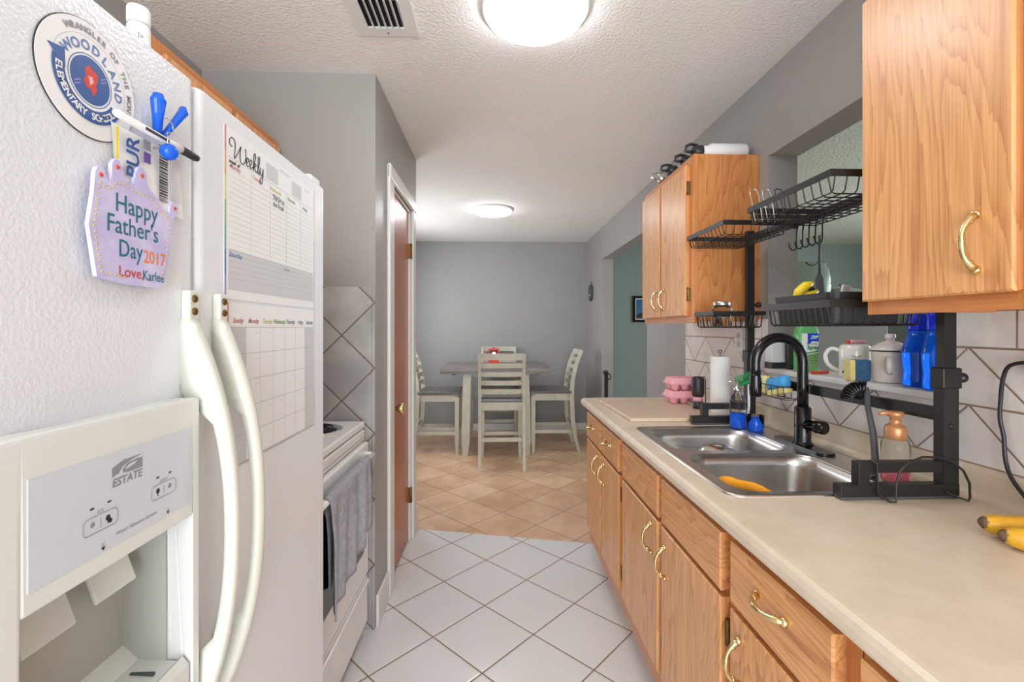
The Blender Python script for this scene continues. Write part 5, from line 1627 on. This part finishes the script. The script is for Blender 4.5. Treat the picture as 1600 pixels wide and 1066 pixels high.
bn = thing('banana_bunch', 'bunch of ripe bananas with brown tips at the right edge of the counter', 'bananas', (0.99, 0.84, 0.91))
for k, P in enumerate([[(0.936, 0.868, 0.936), (0.962, 0.858, 0.932), (0.995, 0.848, 0.934), (1.03, 0.842, 0.945), (1.06, 0.845, 0.962), (1.09, 0.852, 0.975)],
                       [(0.925, 0.822, 0.931), (0.95, 0.808, 0.929), (0.985, 0.798, 0.930), (1.02, 0.798, 0.936), (1.055, 0.808, 0.950), (1.09, 0.83, 0.972)],
                       [(0.955, 0.760, 0.930), (0.985, 0.748, 0.929), (1.02, 0.75, 0.930), (1.055, 0.77, 0.940), (1.08, 0.795, 0.955), (1.095, 0.825, 0.972)]]):
    Q = cr([(p[0] + 0.022, p[1], p[2] + 0.0035) for p in P], 4); n_ = len(Q)
    rr = [0.021 * min(1, 0.62 + 2.6 * (i / (n_ - 1))) * (1 if i / (n_ - 1) < 0.75 else 1 - 1.9 * (i / (n_ - 1) - 0.75)) for i in range(n_)]
    b_ = MB().m('banana').tube(Q, rr, 7, smooth=True).build('banana', parent=bn)
    d_ = (Q[0] - Q[1]).normalized()
    MB().m('banana_tip').tube([Q[0] - d_ * 0.002, Q[0] + d_ * 0.004, Q[0] + d_ * 0.008], [rr[0] * 1.02, rr[0] * 0.75, rr[0] * 0.4], 7).build('tip', parent=b_)
MB().m('banana_tip').tube([(1.108, 0.842, 0.975), (1.12, 0.842, 0.988), (1.13, 0.845, 1.003)], [0.014, 0.010, 0.008], 8).build('crown', parent=bn)

# ------------------------------------------------------------------ water bottles on far cabinet
def water_bottle(c, d, L, r, mat_, capmat, label):
    """lying bottle: c base centre, d direction of the neck"""
    d = Vector(d).normalized()
    t = thing('water_bottle', label, 'water bottle', c, 'water bottles on the far wall cabinet')
    MB().m(mat_).lathe([(r * 0.85, 0), (r, 0.008), (r, L * 0.80), (r * 0.72, L * 0.90), (r * 0.70, L)], c, 28, axis=d).build('body', parent=t)
    e = Vector(c) + d * L
    MB().m(capmat).lathe([(r * 0.78, 0), (r * 0.80, 0.004), (r * 0.80, 0.034), (r * 0.6, 0.042)], e, 22, axis=d).m(capmat).tube([e + d * 0.02 + Vector((0, 0, r * 0.78)), e + d * 0.05 + Vector((0, 0, r * 0.95)), e + d * 0.072 + Vector((0, 0, r * 0.7)), e + d * 0.076 + Vector((0, 0, r * 0.1)), e + d * 0.060, e + d * 0.04], 0.007, 8).build('cap', parent=t)
    return t
zc = 2.1005
water_bottle((1.165, 2.10, zc + 0.038), (-1, 0.02, 0), 0.205, 0.0375, 'white', 'black_plastic', 'white water bottle with black loop cap lying nearest on the far cabinet')
water_bottle((1.165, 2.21, zc + 0.034), (-1, 0.03, 0), 0.21, 0.0335, 'black_plastic', 'black_plastic', 'black water bottle lying right behind the white one')
water_bottle((1.16, 2.34, zc + 0.033), (-1, 0.03, 0), 0.225, 0.0325, 'chrome', 'black_plastic', 'metal water bottle with a dark cap lying farther back on the cabinet')
water_bottle((1.16, 2.47, zc + 0.033), (-1, 0.02, 0), 0.23, 0.0325, 'steel', 'chrome', 'steel water bottle with shiny cap, farthest on the cabinet')

# ================================================================== BEYOND PASS-THROUGH
dz = thing('sideboard', 'grey painted sideboard in the next room seen through the pass-through', 'sideboard', (1.9, 2.75, 0))
MB().m('dresser').box(1.45, 2.20, 2.50, 2.95, 0, 1.375, 0.004).build('body', parent=dz)
MB().m('dresser').box(1.43, 2.22, 2.48, 2.97, 1.3755, 1.40, 0.004).build('top', parent=dz)
t = thing('plastic_bag', 'pale green plastic storage bag with a handle in the next room', 'bag', (1.86, 2.62, 1.40))
mb = MB().m('bag')
rows = []
for j in range(9):
    v = j / 8
    w_ = 0.145 - 0.012 * v; dd = 0.06 * math.sqrt(max(0.0, 1 - v ** 4)) + 0.006
    rows.append([(1.815 + w_ * math.copysign(abs(math.cos(a)) ** 0.5, math.cos(a)) + 0.006 * math.sin(5 * a + 6 * v), 2.64 + dd * math.copysign(abs(math.sin(a)) ** 0.6, math.sin(a)), 1.4005 + 0.305 * v + 0.006 * math.sin(3 * a) * v) for a in [2 * PI * i / 40 for i in range(40)]])
mb.grid(rows, closed=True); v = list(mb.bm.verts); mb.bm.faces.new(v[-40:]); mb.bm.faces.new(v[:40][::-1])
mb.build('bag_body', parent=t)
MB().m('dark_print').tube([(1.78, 2.575, 1.70), (1.79, 2.57, 1.685), (1.815, 2.568, 1.678), (1.84, 2.57, 1.685), (1.85, 2.575, 1.70)], 0.003, 8).build('handle', parent=t)
t = thing('casserole_pot', 'brown glass pot with clear lid and dark handle, beyond the black bin', 'pot', (2.08, 2.62, 1.40))
pc = (2.09, 2.70, 1.4008)
MB().m('brown_pot').lathe([(0.085, 0), (0.10, 0.01), (0.108, 0.10), (0.110, 0.125)], pc, 36).build('pot_body', parent=t)
MB().m('glass').lathe([(0.112, 0.126), (0.112, 0.130), (0.09, 0.150), (0.04, 0.163), (0.012, 0.166), (0.014, 0.185)], pc, 36).build('glass_lid', parent=t)
MB().m('brown_pot').tube([(pc[0] - 0.10, pc[1] - 0.04, pc[2] + 0.13), (pc[0] - 0.12, pc[1] - 0.06, pc[2] + 0.165), (pc[0] - 0.15, pc[1] - 0.10, pc[2] + 0.18)], [0.012, 0.009, 0.008], 10).build('handle', parent=t)
# picture seen through doorway
t = thing('framed_picture', 'black framed blue picture on the living room wall beside the far cabinet', 'picture', (2.0, YB, 1.57))
fy = YB
x0, x1, z0, z1 = 1.80, 2.15, 1.40, 1.74
mb = MB().m('black_gloss')
mb.box(x0, x1, fy - 0.025, fy, z0, z0 + 0.03).box(x0, x1, fy - 0.025, fy, z1 - 0.03, z1).box(x0, x0 + 0.03, fy - 0.025, fy, z0 + 0.03, z1 - 0.03).box(x1 - 0.03, x1, fy - 0.025, fy, z0 + 0.03, z1 - 0.03)
mb.build('frame', parent=t)
mb = MB().m('white').box(x0 + 0.03, x1 - 0.03, fy - 0.010, fy - 0.001, z0 + 0.03, z1 - 0.03)
mb.m('art').box(x0 + 0.045, x1 - 0.045, fy - 0.012, fy - 0.0102, z0 + 0.045, z1 - 0.045)
mb.m('dark_print').prism([(x0 + 0.045, z0 + 0.045), (x1 - 0.045, z0 + 0.045), (x1 - 0.045, z0 + 0.19), (x0 + 0.12, z0 + 0.13), (x0 + 0.07, z0 + 0.10), (x0 + 0.045, z0 + 0.10)], ((0, fy - 0.0125, 0), (1, 0, 0), (0, 0, 1), (0, -1, 0)), 0, 0.0005)
mb.build('print', parent=t)
# baby gate post
t = thing('safety_gate', 'black safety gate post standing in the doorway at the counter end', 'gate', (1.17, 4.72, 0))
mb = MB().m(BM)
mb.box(1.140, 1.172, 4.72, 4.76, 0.0, 0.845, 0.003).build('post', parent=t)
mb = MB().m(BM).box(1.125, 1.172, 4.71, 4.77, 0.846, 0.880, 0.01, 3).tube([(1.172, 4.74, 0.85), (1.20, 4.74, 0.84), (1.205, 4.74, 0.81), (1.19, 4.74, 0.79), (1.172, 4.74, 0.785)], 0.006, 8)
mb.build('latch', parent=t)
# wall ornament
t = thing('wall_ornament', 'small dark grey oval ornament hanging on the far right wall', 'wall ornament', (XR, 5.60, 1.66))
mb = MB().m('grey_plastic').prism([(0.085 * math.cos(a) * (1 + 0.1 * math.sin(a)), 0.10 * math.sin(a)) for a in [2 * PI * i / 20 for i in range(20)]], ((XR, 5.60, 1.75), (0, -1, 0), (0, 0, 1), (-1, 0, 0)), 0, 0.03)
mb.build('plaque', parent=t)
mb = MB().m('chrome').ball((XR - 0.031, 5.60, 1.72), 0.022, sx=0.2, seg=10); mb.m('grey_plastic').tube([(XR - 0.01, 5.60, 1.845), (XR - 0.01, 5.60, 1.895)], 0.006, 6)
mb.build('inlay', parent=t)

# ================================================================== DINING SET
def make_chair(label, group):
    t = thing('dining_chair', label, 'chair', (0, 0, 0), group)
    CP = 'cream_paint'
    W2 = 0.215
    for s in (-1, 1):
        # front leg, tapered toward foot; chair faces +Y
        mb = MB().m(CP)
        rows = [[(s * (W2 - 0.02) + a * k, 0.205 + b_ * k, z) for a, b_ in ((-1, -1), (1, -1), (1, 1), (-1, 1))] for z, k in ((0, 0.014), (0.16, 0.021), (0.60, 0.022))]
        mb.grid(rows, closed=True, smooth=False); v = list(mb.bm.verts); mb.bm.faces.new(v[:4][::-1]); mb.bm.faces.new(v[-4:])
        mb.build('leg', parent=t)
        mb = MB().m(CP)
        prof = [(0, -0.285, 0.015), (0.15, -0.245, 0.020), (0.35, -0.215, 0.023), (0.62, -0.205, 0.024), (0.75, -0.213, 0.022), (0.92, -0.250, 0.020), (1.085, -0.315, 0.016)]
        rows = [[(s * (W2 - 0.008) + a * 0.013, y + b_ * k, z) for a, b_ in ((-1, -1), (1, -1), (1, 1), (-1, 1))] for z, y, k in prof]
        mb.grid(rows, closed=True, smooth=False); v = list(mb.bm.verts); mb.bm.faces.new(v[:4][::-1]); mb.bm.faces.new(v[-4:])
        mb.build('leg', parent=t)
    MB().m('seat').box(-W2 - 0.01, W2 + 0.01, -0.205, 0.235, 0.625, 0.655, 0.008, 3).build('seat', parent=t)
    mb = MB().m(CP)
    mb.box(-W2 + 0.03, W2 - 0.03, 0.192, 0.218, 0.55, 0.6245).box(-W2 + 0.02, W2 - 0.02, -0.215, -0.195, 0.55, 0.6245)
    for s in (-1, 1): mb.box(s * (W2 - 0.02) - 0.010, s * (W2 - 0.02) + 0.010, -0.195, 0.19, 0.55, 0.6245)
    mb.build('apron', parent=t)
    for y, z in ((0.205, 0.24), (-0.235, 0.28)):
        MB().m(CP).box(-W2 + 0.03, W2 - 0.03, y - 0.010, y + 0.010, z - 0.018, z + 0.018).build('stretcher', parent=t)
    for s in (-1, 1): MB().m(CP).box(s * (W2 - 0.02) - 0.009, s * (W2 - 0.02) + 0.009, -0.22, 0.19, 0.20, 0.235).build('stretcher', parent=t)
    for k in range(5):
        z = 0.725 + k * 0.083
        hgt = 0.022 if k < 4 else 0.030
        yy = -0.205 - 0.11 * ((z - 0.68) / 0.405) ** 1.6
        mb = MB().m(CP)
        rows = []
        for i in range(9):
            u = -1 + i / 4; xx = u * (W2 - 0.02); cv = yy - 0.022 * (1 - u * u)
            rows.append([(xx, cv - 0.007, z - hgt), (xx, cv + 0.007, z - hgt), (xx, cv + 0.003, z + hgt), (xx, cv - 0.011, z + hgt)])
        mb.grid(rows, closed=True, smooth=False); v = list(mb.bm.verts); mb.bm.faces.new(v[:4][::-1]); mb.bm.faces.new(v[-4:])
        mb.build('back_slat', parent=t)
    return t


GC = 'cream ladder-back chairs around the dining table'
c0 = make_chair('cream ladder-back chair with its back to the camera in front of the table', GC)
c0.location = (0.066, 4.535, 0)
dup(c0, (0.05, 5.575, 0), PI, 'cream ladder-back chair behind the table, facing the camera', GC)
dup(c0, (0.615, 5.10, 0), PI / 2, 'cream ladder-back chair at the right end of the table', GC)
dup(c0, (-0.60, 5.05, 0), -PI / 2, 'cream ladder-back chair at the left end, partly behind the pantry wall', GC)
o = MB().m('cushion').box(-0.125, 0.255, 4.35, 4.70, 0.656, 0.70, 0.018, 4).build('chair_cushion', origin='base')
tag(o, 'grey checked cushion on the seat of the nearest dining chair', 'cushion')

t = thing('dining_table', 'counter height dining table with dark plank top and cream tapered legs', 'table', (0.01, 5.15, 0))
mb = MB().m('table_top')
for k in range(3):
    ya, yb_ = 4.72 + k * 0.29, 4.72 + (k + 1) * 0.29 - 0.002
    mb.box(-0.56, 0.585, ya, yb_, 0.872, 0.908, 0.003)
mb.m('seat').box(-0.555, 0.58, 4.725, 5.583, 0.850, 0.8715)
mb.build('tabletop', parent=t)
mb = MB().m('cream_paint').box(-0.30, 0.33, 4.80, 4.82, 0.815, 0.8495).box(-0.30, 0.33, 5.48, 5.50, 0.815, 0.8495).box(-0.32, -0.30, 4.82, 5.48, 0.815, 0.8495).box(0.33, 0.35, 4.82, 5.48, 0.815, 0.8495)
mb.build('apron', parent=t)
for sx_, bx_ in ((-0.285, -0.305), (0.315, 0.335)):
    for sy_ in (4.80, 5.50):
        mb = MB().m('cream_paint')
        rows = [[(bx_ * (1 - z / 0.85) + sx_ * z / 0.85 + a * k, sy_ + b_ * 0.03, z) for a, b_ in ((-1, -1), (1, -1), (1, 1), (-1, 1))] for z, k in ((0, 0.026), (0.14, 0.042), (0.5, 0.043), (0.85, 0.040))]
        mb.grid(rows, closed=True, smooth=False); v = list(mb.bm.verts); mb.bm.faces.new(v[:4][::-1]); mb.bm.faces.new(v[-4:])
        mb.build('leg', parent=t)
mb = MB().m('black_metal')
for x in (-0.42, 0.44): mb.box(x - 0.02, x + 0.02, 4.76, 4.80, 0.838, 0.850)
mb.build('leaf_slide', parent=t)
t = thing('red_lantern', 'small red lantern box with a glowing light on the dining table', 'lantern', (0.0, 5.35, 0.91))
lc = (-0.012, 5.32, 0.9085)
mb = MB().m('red')
for sx_ in (-1, 1):
    for sy_ in (-1, 1): mb.box(lc[0] + sx_ * 0.052 - 0.008, lc[0] + sx_ * 0.052 + 0.008, lc[1] + sy_ * 0.04 - 0.008, lc[1] + sy_ * 0.04 + 0.008, lc[2], lc[2] + 0.16)
mb.box(lc[0] - 0.062, lc[0] + 0.062, lc[1] - 0.05, lc[1] + 0.05, lc[2] + 0.16, lc[2] + 0.175, 0.003).box(lc[0] - 0.062, lc[0] + 0.062, lc[1] - 0.05, lc[1] + 0.05, lc[2] + 0.0, lc[2] + 0.08, 0.003)
mb.box(lc[0] - 0.018, lc[0] + 0.018, lc[1] - 0.012, lc[1] + 0.012, lc[2] + 0.175, lc[2] + 0.188)
mb.m('dark_print').box(lc[0] - 0.045, lc[0] + 0.045, lc[1] + 0.03, lc[1] + 0.034, lc[2] + 0.08, lc[2] + 0.16)
mb.build('frame', parent=t)
MB().m('small_light').ball((lc[0] + 0.004, lc[1] - 0.02, lc[2] + 0.115), 0.021, seg=14).build('candle_light', parent=t)
